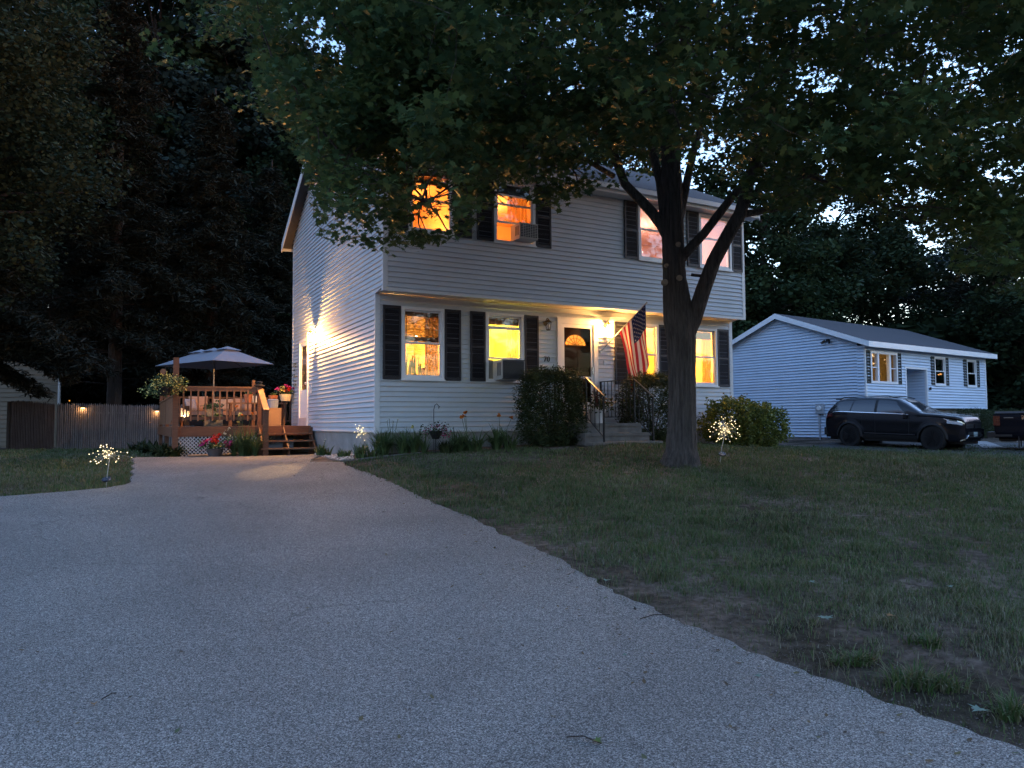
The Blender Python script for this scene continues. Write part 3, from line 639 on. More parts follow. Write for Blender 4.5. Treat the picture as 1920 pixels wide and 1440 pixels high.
solo('doorbell',MB().box(5.60,5.64,-.035,-.014,1.36,1.47),TRIM2,'small white doorbell on the siding right of the front door','doorbell',HF)
wr=Thing('wall_wreath','dark twiggy wreath hanging on the side wall left of the side door','wreath',(-.03,7.45,1.3),HF)
wr.part('twig',mesh_np('twig',leafV(balls([(-.05,7.4+.13*math.cos(k),1.45+.32*math.sin(k)) for k in np.linspace(0,6.2,14)],.05,12),.10,NDL,2),3,[HEDGE]),None)

# ---------------------------------------------------------------- flag
fl=Thing('flag','american flag hanging from an angled pole beside the front door','flag',(5.53,-.02,1.7),HF)
base=Vector((5.53,-.03,1.70)); s_,z_=Hs(1213,567,-.95); tip=Vector((s_,-.95,z_)); 
fl.part('pole',MB().tube([base,tip],[.013,.011],8),mat('aluminium_pole',(.35,.33,.3),.4,metal=.5)); fl.part('bracket',MB().lathe((5.53,-.036,1.68),[(.04,0),(.04,.02)],10,'y').tube([(5.53,-.03,1.70),base.lerp(tip,.07)],.02),MATS['brushed_steel'])
fl.part('finial',MB().sphere(tip,.022,6),MATS['brushed_steel'])
pd=(tip-base).normalized(); hA=tip-pd*.05; hB=tip-pd*.93; side=Vector((pd.x,0,0)).normalized()
NA,NB=26,40
def fpos(a,b):
    p=hA.lerp(hB,a); L=1.48; w_=b**.8
    width=(hA.x-hB.x); tgt=hA.x+.02-a*width*.60+.07*b      # gathers as it hangs
    x=p.x*(1-w_)+tgt*w_
    y=p.y+.045*math.sin(a*11+b*2.2)*min(1,b*3)+.03*math.sin(a*5-b*3)*b+(.42*a*b*-.4)
    z=p.z-L*b*(1-.10*abs(math.sin(a*5+1))*b)-.0
    x+=.02*math.sin(b*7+a*8)*b
    return Vector((x,y,z))
mb=MB(); vs=[fpos(i/NA,j/NB) for i in range(NA+1) for j in range(NB+1)]; mb.v=[tuple(v) for v in vs]
for i in range(NA):
    for j in range(NB):
        k=i*(NB+1)+j; mb.f.append((k,k+1,k+NB+2,k+NB+1)); st=i//2
        mb.mi.append(2 if (st<7 and j<NB*.4) else (0 if st%2==0 else 1))
mb.m=1
for r in range(9):
    for c_ in range(6 if r%2==0 else 5):
        a=(7/13)*(r+1)/10; b=.4*((c_*2+1+(r%2))/12); p=fpos(a,b); ta=(fpos(a+.01,b)-p).normalized(); tb=(fpos(a,b+.01)-p).normalized(); nn=ta.cross(tb).normalized()
        for sg in (1,-1):
            pts=[p+nn*sg*.004+ta*(math.cos(math.pi*k/5)*(.023 if k%2==0 else .009))+tb*(math.sin(math.pi*k/5)*(.023 if k%2==0 else .009)) for k in range(10)]; mb.quad(*pts)
fo=fl.part('cloth',mb,[mat('flag_red',(.42,.025,.04),.8,transl=.35),mat('flag_white',(.62,.58,.55),.8,transl=.35),mat('flag_blue',(.02,.03,.10),.8,transl=.2)])
for pgn in fo.data.polygons:
    if len(pgn.vertices)==4: pgn.use_smooth=True

# ---------------------------------------------------------------- front steps, railings, planter
st=Thing('front_steps','grey concrete front stoop with three steps below the front door','steps',(4.9,-1,-.5),HF)
st.part('landing',MB().box(4.02,5.66,-1.33,.02,-1.0,-.085).box(4.0,5.68,-1.36,.0,-.084,-.02),STEPC)
st.part('step',MB().box(3.95,5.62,-1.65,-1.331,-1.0,-.29).box(3.93,5.66,-1.68,-1.361,-.289,-.225),STEPC)
st.part('step',MB().box(3.93,5.66,-1.97,-1.651,-1.0,-.455).box(3.9,5.70,-2.0,-1.681,-.454,-.405),STEPC)
def railing(s,lab,mirror):
    T=Thing('iron_railing',lab,'railing',(s,-1.0,-.02),HF,group='iron stair railings')
    for t,zb,zt in ((-1.30,-.02,.94),(-1.93,-.42,.53),(-.03,-.02,.95)): T.part('post',MB().box(s-.016,s+.016,t-.016,t+.016,zb,zt),IRON)
    T.part('handrail',MB().beam((s,-.03,.955),(s,-1.30,.955),.045,.014).beam((s,-1.30,.955),(s,-1.95,.54),.045,.014).tube([(s,-1.95,.54),(s,-1.99,.50),(s,-1.97,.45)],.012),mat('worn_handrail',(.10,.085,.06),.35,.2,metal=.4))
    T.part('bottom_rail',MB().beam((s,-.05,.12),(s,-1.29,.12),.014,.014).beam((s,-1.3,.12),(s,-1.92,-.30),.014,.014),IRON)
    for k in range(1,9): t=-.03-k*.14; T.part('baluster',MB().box(s-.006,s+.006,t-.006,t+.006,.125,.948),IRON)
    for k in range(1,4): t=-1.30-k*.157; dz=-k*.157*.64; T.part('baluster',MB().box(s-.006,s+.006,t-.006,t+.006,.12+dz,.945+dz),IRON)
    for t in (-.66,-1.46):
        mb=MB()
        for sg in (1,-1):
            dz=(-.64*(-1.3-t)*-1 if t<-1.3 else 0); dz=(t+1.3)*.64 if t<-1.3 else 0
            pts=[(s,t+sg*(.03+.045*math.sin(k/14*2*math.pi)*1.0),.30+dz+.42*k/14) for k in range(15)]; mb.tube(pts,.005,5)
            pts=[(s,t+sg*.04+.03*math.cos(k),.62+dz+.03*math.sin(k)) for k in np.linspace(0,5.5,12)]; mb.tube(pts,.005,5)
        T.part('scroll',mb,IRON)
railing(4.22,'black iron railing with scrolls left of the stoop by the dark hedge',1)
railing(5.50,'black iron railing with scrolls right of the stoop under the flag',-1)
def blossoms(centers,rad,n,size,flat=.6): return leafV(balls(centers,rad,n,flat),size,[(0,-.5),(.35,-.35),(.5,0),(.35,.35),(0,.5),(-.35,.35),(-.5,0),(-.35,-.35)],.9)
FL={'red':mat('red_petal',(.55,.03,.02),.6,.1,transl=.3),'pink':mat('magenta_petal',(.42,.03,.16),.6,.1,transl=.3),'white':mat('white_petal',(.6,.6,.5),.6,.1,transl=.3),'yellow':mat('pale_yellow_petal',(.65,.6,.2),.6,.1,transl=.3),'orange':mat('orange_petal',(.6,.17,.02),.6,.1,transl=.3),'purple':mat('purple_petal',(.28,.04,.2),.6,.1,transl=.3)}
def planter(name,lab,cat,base,frame,pot,potm,fol,folm,flowers,group=None,leafs=.07):
    """pot: lathe profile; fol: list of (centres, radius, count); flowers: list of (colour, centres, radius, count, size)"""
    T=Thing(name,lab,cat,base,frame,group=group); b=Vector(base)
    if pot: T.part('pot',MB().lathe(base,pot,24),potm,smooth=False)
    V=np.concatenate([leafV(balls([tuple(b+Vector(c)) for c in cs],r,n),leafs,OVAL,.9) for cs,r,n in fol]); T.part('foliage',mesh_np('foliage',V,6,[folm]),None)
    for col,cs,r,n,sz in flowers: T.part('blossom',mesh_np('blossom',blossoms([tuple(b+Vector(c)) for c in cs],r,n,sz),8,[FL[col]]),None)
    return T
planter('flower_planter','white flared planter with trailing plants on the stoop behind the left railing','planter',(4.62,-1.12,-.018),HF,[(.12,0),(.15,.14),(.185,.27),(.195,.30)],mat('white_glazed_pot',(.5,.5,.52),.4,.05),
  [([(-.08,0,.42),(.12,0,.45),(.26,0,.42),(0,-.1,.36)],.24,70),([(0,0,.6)],.2,50)],HEDGE,[('white',[(-.15,-.1,.55)],.2,8,.035),('orange',[(.25,0,.5)],.15,10,.03)])
sk=Thing('spiky_dracaena','reddish spiky plant rising from the white stoop planter','plant',(4.62,-1.12,.3),HF); sk.part('leaf',straps_mesh('leaf',strapV((4.62,-1.12,.33),22,.55,.03,.5),mat('burgundy_leaf',(.12,.03,.025),.5,.1)),None)

# ---------------------------------------------------------------- hedges, shrubs
def shrub(name,lab,cat,base,fr,rx,ry,h,n,m,lsz,tm=DIAM,boxy=.6,group=None,stem=True,tilt=1.2,knob=.12):
    T=Thing(name,lab,cat,base,fr,group=group); b=np.array(base)
    d=RNG.normal(0,1,(n,3)); d/=np.linalg.norm(d,axis=1)[:,None]; pw_=2/boxy; d/=((np.abs(d)**pw_).sum(1)**(1/pw_))[:,None]
    bump=1+knob*np.sin(d[:,0]*9+d[:,2]*7+1)*np.sin(d[:,1]*8+d[:,2]*5)+RNG.normal(0,.035,n)
    r=(RNG.uniform(.45,1,n)**.35*bump)[:,None]
    P=d*r*np.array([rx,ry,h/2])+b+np.array([0,0,h/2]); P[:,2]=np.maximum(P[:,2],b[2]+.02)
    T.part('foliage',mesh_np('foliage',leafV(P,lsz,tm,tilt,.35),len(tm),[m]),None)
    if stem:
        mb=MB()
        for k in range(9): aa=random.uniform(0,6.28); q=random.uniform(.3,.8); mb.tube([b,b+np.array([rx*q*math.cos(aa)*.4,ry*q*math.sin(aa)*.4,h*.4]),b+np.array([rx*q*math.cos(aa),ry*q*math.sin(aa),h*.85])],[.02,.014,.004],5)
        T.part('stem',mb,BARK2)
    return T
TUFT=[(0,-.1,0),(.10,.3,.04),(0,.9,0),(-.10,.3,.04)]
def hbase(s,t): return (s,t,hg(s,t)-.02)
shrub('yew_hedge','tall dark clipped yew hedge left of the front steps','hedge',hbase(3.55,-.98),HF,.66,.55,1.62,26000,HEDGE,.075,TUFT,boxy=.45)
shrub('yew_hedge','dark clipped yew hedge right of the front steps behind the trunk','hedge',hbase(6.35,-.85),HF,.72,.55,1.60,22000,HEDGE,.075,TUFT,boxy=.5)
shrub('azalea_bush','rounded loose azalea bush at the right corner behind the sparkler light','bush',hbase(8.85,-.95),HF,.78,.7,1.22,7000,BUSHM,.075,OVAL,boxy=.8,knob=.22)
shrub('azalea_bush','lower azalea bush in front of the neighbour gable wall','bush',hbase(9.72,-.95),HF,.62,.6,1.12,5000,BUSHM,.075,OVAL,boxy=.8,knob=.2)

# ---------------------------------------------------------------- garden bed
bedpts=[gp(*q) for q in [(598,853),(618,862),(640,866),(672,863),(730,856),(790,850.5),(860,846),(930,843),(985,841)]]
mb=MB(); mb.tube([p+Vector((0,0,.015)) for p in bedpts],.018,6); solo('garden_edging',mb,mat('grey_stone_edging',(.12,.115,.11),.8,.2,10),'thin pale edging strip curving along the front flower bed','edging')
rk=MB()
def in_rocks():
    a,b=gp(588,852),gp(648,864); return
for i in range(420):
    px=random.uniform(590,662); py=random.uniform(851.5,863.5)-max(0,(px-640))*.05
    if py>853+(px-590)*.24: py=851+random.uniform(0,(px-586)*.22)
    p=gp(px,py); r=random.uniform(.012,.03); rk.sphere((p.x,p.y,p.z+r*.3),r,3,.7)
solo('river_rock',rk,mat('white_river_rock',(.42,.39,.36),.7,.3,40,island=[(.2,.18,.16),(.4,.38,.35),(.6,.58,.55)]),'pale river stones beside the deck stairs','river rock',kind='stuff')
def clump(name,lab,px,py,n,L,w_,fls=None,m=STRAP,spread=.9,sc=None,group='daylily and iris clumps in the front bed'):
    p=gp(px,py) if py else px; T=Thing(name,lab,'plant',tuple(p),group=group)
    V=np.concatenate([strapV(p+Vector((random.uniform(-.30,.30)*L/.6,random.uniform(-.12,.12),0)),n//4,L*1.05,w_,spread) for _ in range(7)]); T.part('leaf',straps_mesh('leaf',V,m),None)
    if fls:
        st_=MB(); 
        for col,k,h,sz in fls:
            cs=[]
            for _ in range(k):
                a=random.uniform(0,6.28); q=p+Vector((math.cos(a)*random.uniform(.05,.28),math.sin(a)*.15,h*random.uniform(.8,1.1))); st_.tube([p,p.lerp(q,.5)+Vector((0,0,.05)),q],.004,4); cs.append(tuple(q))
            T.part('blossom',mesh_np('blossom',blossoms(cs,sz*.5,5,sz),8,[FL[col]]),None)
        T.part('stalk',st_,STRAP)
    return T
clump('hosta_plant','small bright green hosta beside the deck stairs',606,855,36,.30,.05,[('white',3,.4,.02)])
clump('garden_plant','tiny leafy plant between the river rocks and foundation',645,857,28,.22,.035)
clump('daylily_clump','low arching daylily clump at the front foundation corner',685,859,60,.36,.025)
clump('daylily_clump','large pale green daylily clump with white bells below the left window',735,853,130,.55,.028,[('white',5,.7,.02)])
clump('daylily_clump','dense daylily clump under the lower left window beside the pink basket',782,850,110,.55,.028,[('yellow',1,.5,.06)])
clump('daylily_clump','dark low daylily clump with orange blooms below the air conditioner',878,846,120,.55,.026,[('orange',3,.72,.07)],spread=1.1)
clump('daylily_clump','dark grassy daylily clump beside the left yew hedge',938,843,130,.55,.026,[('orange',2,.7,.07)],spread=1.1)
clump('dark_groundcover','small dark plant between the flower basket and the daylilies',835,849,50,.3,.03,m=HEDGE)
# shepherd's hook with pink basket
p=gp(812,851); p.y+=.15; sh=Thing('shepherd_hook','thin black shepherds hook holding nothing beside the pink basket','garden hook',tuple(p))
top=at(812,757,p.y); sh.part('rod',MB().tube([p,(p.x,p.y,top.z-.12),(p.x+.02,p.y,top.z-.03),(p.x+.06,p.y,top.z),(p.x+.10,p.y,top.z-.05),(p.x+.09,p.y,top.z-.1),(p.x+.12,p.y,top.z-.05)],.006,6),IRON)
c=at(817,808,p.y-.1); planter('hanging_basket','bushy basket of magenta flowers on a stake below the left window','flower basket',tuple(c),I4,[(.07,-.16),(.13,-.03),(.14,0)],BLACK,[([(-.14,0,0),(0,0,.06),(.16,0,.03),(0,0,-.04)],.22,110)],HEDGE,[('pink',[(.15,-.08,.05),(.0,-.1,.08),(-.2,-.05,0),(.2,-.1,-.05)],.16,16,.03)],leafs=.04).part('stake',MB().tube([c-Vector((0,0,.15)),(c.x,c.y,g(c.x,c.y))],.008,6),IRON)

# ---------------------------------------------------------------- solar sparkler lights
LED=mat('warm_led_glow',(1,.85,.55),.4,emis=.095,ecol=(1,.78,.38))
led_me=None
def sparkler(lab,base,c,R,n,lit=True,power=.35,half=None,squash=1):
    global led_me
    T=Thing('firework_light',lab,'solar light',tuple(base),group='solar firework stake lights'); base=Vector(base); c=Vector(c)
    T.part('stake',MB().tube([base,(base.x+(c.x-base.x)*.3,base.y,base.z+(c.z-base.z)*.45),c],.007,6),mat('pale_metal_stake',(.35,.35,.33),.4,metal=.5))
    q=base.lerp(c,.32); T.part('solar_panel',MB(Matrix.Translation(q)@Matrix.Rotation(.5,4,'X')).lathe((0,-.03,0),[(.06,-.012),(.065,0),(.06,.012)],16),mat('solar_cell',(.01,.012,.025),.15,spec=.8))
    mb=MB(); pts=[]
    for k in range(n):
        while True:
            d=Vector((random.gauss(0,1),random.gauss(0,1),random.gauss(.25,1))).normalized()
            if d.z>-.75: break
        r=R*random.uniform(.35,1)**.8
        d.z*=squash
        e=c+d*r; mid=c+d*r*.5+Vector((0,0,.03)); mb.tube([c,mid,e],.0012,3,cap=False); pts.append(e)
        pts.append(c+d*r*random.uniform(.15,.6)+Vector((0,0,.015))) if k%3==0 else None
    T.part('wire',mb,MATS['pale_metal_stake'])
    if lit:
        for e in pts:
            if led_me is None:
                t=MB().sphere((0,0,0),.0062,4); led_me=bpy.data.meshes.new('led'); led_me.from_pydata(t.v,[],t.f); led_me.materials.append(LED)
            o=bpy.data.objects.new('led',led_me); COL.objects.link(o); o.parent=T.e; o.location=T.T@e; s_=random.uniform(.7,1.5); o.scale=(s_,)*3
        T.light('sparkler_glow',c,power,(1,.75,.4),.15)
    return T
b=gp(1350,869); sparkler('lit solar sparkler light on the lawn right of the big tree',b,at(1360,809,b.y),.30,66)
b=gp(199,916); sparkler('lit solar sparkler light in the left lawn corner by the driveway',b,at(206,856,b.y),.33,38,squash=.62)
b=gp(676,855); b.y+=.2; b.z=g(b.x,b.y); sparkler('lit solar sparkler light leaning at the front foundation corner',b,at(678,812,b.y),.22,40,power=.07)
b=gp(632,852); b.y+=.1; b.z=g(b.x,b.y); sparkler('unlit solar sparkler light on a black stake against the side foundation',b,at(633,808,b.y),.12,14,lit=False)

# ================================================================ DECK
DF=5.52; DW=3.36; DB=12.6; DZ=-.035
dk=Thing('wooden_deck','brown stained wooden deck with railing, stairs and white lattice beside the house','deck',(-1.7,6,-.78),HF)
mb=MB(); t=DF
while t<DB: mb.box(-DW if t<8 else -DW,-.02 if t<HD else 1.5,t,t+.135,DZ-.028,DZ); t+=.14
dk.part('floor_board',mb,DECKL)
dk.part('rim_board',MB().box(-DW,-.02,DF-.04,DF-.003,DZ-.25,DZ-.006).box(-DW-.04,-DW-.003,DF-.04,DB,DZ-.25,DZ-.006),DECK)
mb=MB()        # privet side screen of vertical boards, left edge
t=DF+.1
while t<DB-.1: mb.box(-DW+.01,-DW+.035,t,t+.13,DZ+.06 if t>DF+.9 else DZ+.16,.72); t+=.145
mb.box(-DW-.012,-DW+.05,DF+.05,DB-.05,.722,.76).box(-DW+.036,-DW+.07,DF+.05,DB-.05,.1,.18)
dk.part('side_screen',mb,DECKL)
def post(s,t,z0,z1,w_=.095,cap=True):
    mb=MB().box(s-w_/2,s+w_/2,t-w_/2,t+w_/2,z0,z1)
    return dk.part('post',mb,DECK)
post(-DW+.04,DF-.09,-1.0,1.66,.13); post(-1.34,DF-.01,-1.0,.98,.10); post(-1.30,4.80,-1.0,.34,.13); post(-.06,DF-.2,-1.0,DZ-.04,.08)
for s_,t_ in ((-DW+.05,DB-.1),(-1.0,DB-.1),(1.3,DB-.1),(-DW+.05,9)): post(s_,t_,-1,.98)
for s_,t_ in ((-.95,9.0),): post(s_,t_,DZ,1.35,.09)
dk.part('top_rail',MB().box(-DW+.10,-1.39,DF-.045,DF+.05,.935,.972).box(-DW+.1,-1.39,DF-.028,DF+.01,.85,.934),DECKL)
dk.part('bottom_rail',MB().box(-DW+.10,-1.39,DF-.028,DF+.01,.13,.215),DECK)
k=0
while -DW+.22+k*.168<-1.42: s_=-DW+.22+k*.168; dk.part('baluster',MB().box(s_-.018,s_+.018,DF-.064,DF-.029,.10,.90),DECKL); k+=1
mb=MB().box(-DW,1.5,DB-.12,DB-.08,.9,.96).box(-DW,1.5,DB-.12,DB-.08,.1,.16)
k=0
while -DW+.15+k*.15<1.4: s_=-DW+.15+k*.15; mb.box(s_-.018,s_+.018,DB-.16,DB-.121,.05,.95); k+=1
dk.part('rear_railing',mb,DECK)
# sloping hand rail plank of the stairs, orange lamp light put into its colour
dk.part('stair_rail',MB().beam((-1.33,DF-.03,.93),(-1.30,4.70,.36),.14,.035),mat('lamplit_rail_wood',(.35,.19,.10),.5,.2,6))
for k in range(3):
    z=DZ-.185*(k+1); t1=DF-.04-.26*k; dk.part('step',MB().box(-1.42,-.035,t1-.29,t1-.02,z-.035,z),DECKL)
mb=MB()
for s_ in (-1.36,-.75,-.08): mb.prism([(DF-.05,DZ-.03),(DF-.05,-.9),(4.72,-.9),(4.72,-.64)],s_,s_+.035,lambda u,v,w_:(w_,u,v-.0))
dk.part('stringer',mb,DECK)
# lattice
zl0=-.86; zl1=DZ-.255; x0,x1=-DW+.11,-1.40; mb=MB(); y=DF-.022; w_=.019; pit=.062
def clipline(x,z,dx,dz):
    ts=[]
    t0,t1=-9,9
    for p_,d_,lo,hi in ((x,dx,x0,x1),(z,dz,zl0,zl1)):
        a,b=(lo-p_)/d_,(hi-p_)/d_; t0=max(t0,min(a,b)); t1=min(t1,max(a,b))
    return (t0,t1) if t1-t0>.03 else None
for sg in (1,-1):
    k=-30
    while k<80:
        x=x0+k*pit*1.414; r=clipline(x,zl0,1,sg) if sg==1 else clipline(x,zl1,1,sg)
        if r: 
            zz=zl0 if sg==1 else zl1; yy=y+(.006 if sg==1 else 0)
            mb.beam((x+r[0],yy,zz+sg*r[0]),(x+r[1],yy,zz+sg*r[1]),.006,w_*1.3,up=(1,0,-sg)) if False else mb.add([(x+r[0]-w_*.7,yy,zz+sg*r[0]),(x+r[0]+w_*.7,yy,zz+sg*r[0]),(x+r[1]+w_*.7,yy,zz+sg*r[1]),(x+r[1]-w_*.7,yy,zz+sg*r[1]),(x+r[0]-w_*.7,yy+.005,zz+sg*r[0]),(x+r[0]+w_*.7,yy+.005,zz+sg*r[0]),(x+r[1]+w_*.7,yy+.005,zz+sg*r[1]),(x+r[1]-w_*.7,yy+.005,zz+sg*r[1])],[(0,1,2,3),(7,6,5,4),(0,4,5,1),(1,5,6,2),(2,6,7,3),(3,7,4,0)])
        k+=1
dk.part('lattice',mb,LATT)
# under-deck darkness closed by the rear earth
cap=Thing('post_lantern','round dark solar cap lantern on the deck post above the stairs','post lantern',(-1.34,DF-.01,.985),HF)
cap.part('shade',MB().lathe((-1.34,DF-.01,.985),[(.10,0),(.14,.015),(.14,.03),(.07,.06)],16),BLACK); cap.part('glass',MB().lathe((-1.34,DF-.01,1.0455),[(.06,0),(.06,.05)],14),glass_mat('lantern_glass',(.9,.9,.88),.05)); cap.part('lid',MB().lathe((-1.34,DF-.01,1.096),[(.085,0),(.085,.012),(.03,.03)],16),BLACK)
# things on the deck
def dthing(name,lab,cat,px,t,zt=None,group=None):
    s_,_=Hs(px,780,t); return Thing(name,lab,cat,(s_,t,DZ),HF,group=group),s_
T,s_=dthing('patio_table','narrow wooden side table on the deck near the side door','table',488,8.6)
T.part('tabletop',MB().box(s_-.95,s_+.75,8.35,8.75,.62,.655),DECKL)
for dx in (-.85,.65):
    for dy in (8.4,8.7): T.part('leg',MB().box(s_+dx-.025,s_+dx+.025,dy-.025,dy+.025,DZ+.002,.619),DECK)
def pot(px,t,z,r,h,lab,m,leafc,plant=True,frame=HF):
    s_,_=Hs(px,760,t); T=Thing('flower_pot',lab,'flower pot',(s_,t,z),HF); T.part('pot',MB().lathe((s_,t,z),[(r*.7,0),(r*.93,h*.8),(r,h*.8),(r*1.03,h)],16),m)
    if plant: T.part('foliage',mesh_np('foliage',leafV(balls([(s_,t,z+h+r*.3)],r*.9,45),.06,OVAL,1),6,[leafc]),None)
    return T,s_
pot(465,8.5,.657,.13,.24,'terracotta pot on the left end of the deck side table',TERRA,STRAP)
pot(512.5,8.5,.657,.14,.22,'terracotta pot on the right end of the deck side table',TERRA,BUSHM)
T,s2=pot(478,8.55,.657,.13,.2,'white square planter with red flowers on the deck side table',TRIM,STRAP); T.part('blossom',mesh_np('blossom',blossoms([(s2,8.55,.98)],.1,10,.05),8,[FL['red']]),None)
T,s_=dthing('wicker_box','tan wicker storage box on the deck below the side table','box',514,7.3)
T.part('body',MB().box(s_-.17,s_+.17,7.15,7.5,DZ+.002,.44),mat('wicker_weave',(.30,.19,.11),.8,.4,60,.6,80)); T.part('lid',MB().box(s_-.18,s_+.18,7.14,7.51,.441,.47),MATS['wicker_weave'])
T,s_=dthing('storage_bin','pale blue lidded bin on the wicker box','bin',511,7.4); T.part('bin',MB().lathe((s_,7.33,.472),[(.13,0),(.16,.2),(.17,.22)],18),mat('blue_bin',(.2,.25,.35),.5)); T.part('lid',MB().lathe((s_,7.33,.693),[(.17,0),(.12,.03)],18),mat('blue_bin',(.2,.25,.35),.5))
# flower stand by the wall
T,s_=dthing('flower_stand','plant stand holding a pale basket of bright flowers by the side door','plant stand',535,7.75)
zb=Hs(535,752,7.75)[1]; mb=MB()
for k in range(3): aa=k*2.09; mb.tube([(s_,7.75,zb),(s_+.03*math.cos(aa),7.75+.03*math.sin(aa),.4),(s_+.16*math.cos(aa),7.75+.16*math.sin(aa),DZ)],.008,5)
T.part('leg',mb,IRON); T.part('basket',MB().lathe((s_,7.75,zb),[(.13,0),(.17,.14),(.18,.2)],18),mat('cream_basket',(.5,.45,.32),.8,.3,60,.5,60))
c0=(s_,7.75,zb+.28); T.part('foliage',mesh_np('foliage',leafV(balls([c0,(s_-.15,7.7,zb+.26),(s_+.15,7.7,zb+.26)],.17,60),.07,OVAL,.9),6,[STRAP]),None)
for col,cs in (('pink',[(s_+.2,7.65,zb+.38),(s_-.22,7.65,zb+.35),(s_+.02,7.65,zb+.45)]),('red',[(s_+.08,7.6,zb+.34),(s_+.0,7.6,zb+.3)]),('yellow',[(s_-.1,7.6,zb+.4),(s_-.14,7.6,zb+.3)])): T.part('blossom',mesh_np('blossom',blossoms(cs,.09,10,.06),8,[FL[col]]),None)
# sofa
T,s_=dthing('outdoor_sofa','dark outdoor sofa with peach cushions at the back of the deck','sofa',420,9.8)
WK=mat('dark_wicker',(.03,.02,.016),.7,.3,50,.5,60); CU=mat('peach_cushion',(.50,.27,.16),.9,.12,6)
T.part('frame',MB().box(s_-1.0,s_+.95,9.5,10.35,DZ+.02,.30).box(s_-1.0,s_+.95,10.2,10.4,.301,.72).box(s_-1.15,s_-1.001,9.5,10.4,DZ+.02,.58).box(s_+.951,s_+1.1,9.5,10.4,DZ+.02,.58),WK)
for k in range(3): a=s_-.97+k*.64; T.part('seat_cushion',MB().box(a,a+.62,9.48,10.18,.302,.42),CU); 
def pillow(s0,t0,z0,w_,h_,m,lab,yaw=0):
    mb=MB(Matrix.Translation((s0,t0,z0+h_/2))@Matrix.Rotation(yaw,4,'Z')@Matrix.Rotation(-.25,4,'X')); n=10; vs=[];fs=[]
    for sd_ in (1,-1):
        for i in range(n+1):
            for j in range(n+1):
                u,v=2*i/n-1,2*j/n-1; th_=.09*(max(0,(1-u**4)*(1-v**4)))**.5; pin=1-.08*(1-abs(u*v)); vs.append((u*w_/2*(1-.05*(1-v*v)),sd_*th_,v*h_/2*(1-.06*(1-u*u))))
    for q_ in range(2):
        for i in range(n):
            for j in range(n): k=q_*(n+1)**2+i*(n+1)+j; fs.append((k,k+1,k+n+2,k+n+1))
    mb.add(vs,fs); return solo('cushion',mb,m,lab,'cushion',HF,smooth=True,group='cushions on the deck sofa')
pillow(s_-.72,10.0,.42,.55,.48,CU,'leftmost peach cushion on the deck sofa')
pillow(s_+.0,10.02,.42,.62,.40,mat('tan_cushion',(.5,.33,.22),.9,.12,6),'middle tan cushion on the deck sofa')
pillow(s_+.62,10.0,.42,.55,.42,CU,'rightmost peach cushion on the deck sofa')
pillow(s_-.95,9.75,.42,.42,.38,mat('grey_cushion',(.35,.32,.33),.9,.3,30),'grey patterned cushion at the left arm of the sofa',.8)
T,s_=dthing('coffee_table','low dark table standing on the deck behind the railing','table',372,7.4)
T.part('tabletop',MB().box(s_-.5,s_+.5,7.1,7.7,.16,.195),DECKL); T.part('leg',MB().box(s_-.45,s_-.4,7.15,7.2,DZ,.158).box(s_+.4,s_+.45,7.15,7.2,DZ,.158).box(s_-.45,s_-.4,7.6,7.65,DZ,.158).box(s_+.4,s_+.45,7.6,7.65,DZ,.158),DECK)
CW=mat('white_candle_wax',(.45,.42,.42),.6)
for k,px in enumerate((340,346,353)):
    s3,_=Hs(px,770,7.3); solo('candle',MB().lathe((s3,7.3,.198),[(.03,0),(.03,.26-.04*k),(.004,.265-.04*k)],10),CW,('tallest','middle','shortest')[k]+' white pillar candle on the low deck table','candle',HF,group='pillar candles on the deck')
vt=Thing('tea_light','tiny amber tea light glowing on the low deck table','candle',(Hs(345,786,7.2)[0],7.2,.2),HF); vt.part('flame',MB().sphere((Hs(345,786,7.2)[0],7.2,.24),.02,5),LIT); 
for px,lab in ((425,'green leafy potted plant among the sofa cushions'),(400,'trailing plant in a low stone trough behind the deck rail')):
    t_=8.9 if px==425 else 6.2; s3,_=Hs(px if px==400 else 402,790,t_); z3=.32 if t_>8 else DZ
    T=Thing('potted_plant',lab,'plant',(s3,t_,DZ),HF); T.part('pot',MB().box(s3-.22,s3+.22,t_-.12,t_+.12,DZ+.002,z3+.16),mat('stone_trough',(.2,.19,.15),.9,.3,20)); T.part('foliage',mesh_np('foliage',leafV(balls([(s3-.2,t_,z3+.22),(s3+.1,t_,z3+.27),(s3,t_-.1,z3+.2)],.19 if t_>8 else .1,60),.09,OVAL,.9),6,[STRAP]),None)
# umbrella
N_=Vector(at(399,675,22.0)); ZE=N_.z; dl_=Vector((-.8,.6,0)); dw=Vector((.6,.8,0)); LL,LW=3.45,2.15
cN=[N_,N_+dw*LW,N_+dw*LW+dl_*LL,N_+dl_*LL]; ctr=N_+dw*LW/2+dl_*LL/2
um=Thing('patio_umbrella','large grey rectangular patio umbrella with three vents over the deck','umbrella',(ctr.x,ctr.y,-.035))
UMB=mat('grey_umbrella_cloth',(.30,.32,.37),.85,.06,3,transl=.12)
rise=.52; r0=N_+dw*LW/2+dl_*.95+Vector((0,0,rise)); r1=N_+dw*LW/2+dl_*(LL-.95)+Vector((0,0,rise)); rm=(r0+r1)/2+Vector((0,0,-.0))
mids=[(N_+dl_*LL*.5),(N_+dw*LW+dl_*LL*.5)]
mb=MB(); 
def tri(*p): mb.quad(*p); mb.quad(*[q-Vector((0,0,.006)) for q in p][::-1])
tri(cN[0],cN[1],r0); tri(cN[2],cN[3],r1)
for e0,e1,md in ((cN[0],cN[3],mids[0]),(cN[1],cN[2],mids[1])): tri(e0,md,rm,r0); tri(md,e1,r1,rm)
um.part('canopy',mb,UMB); mb=MB()
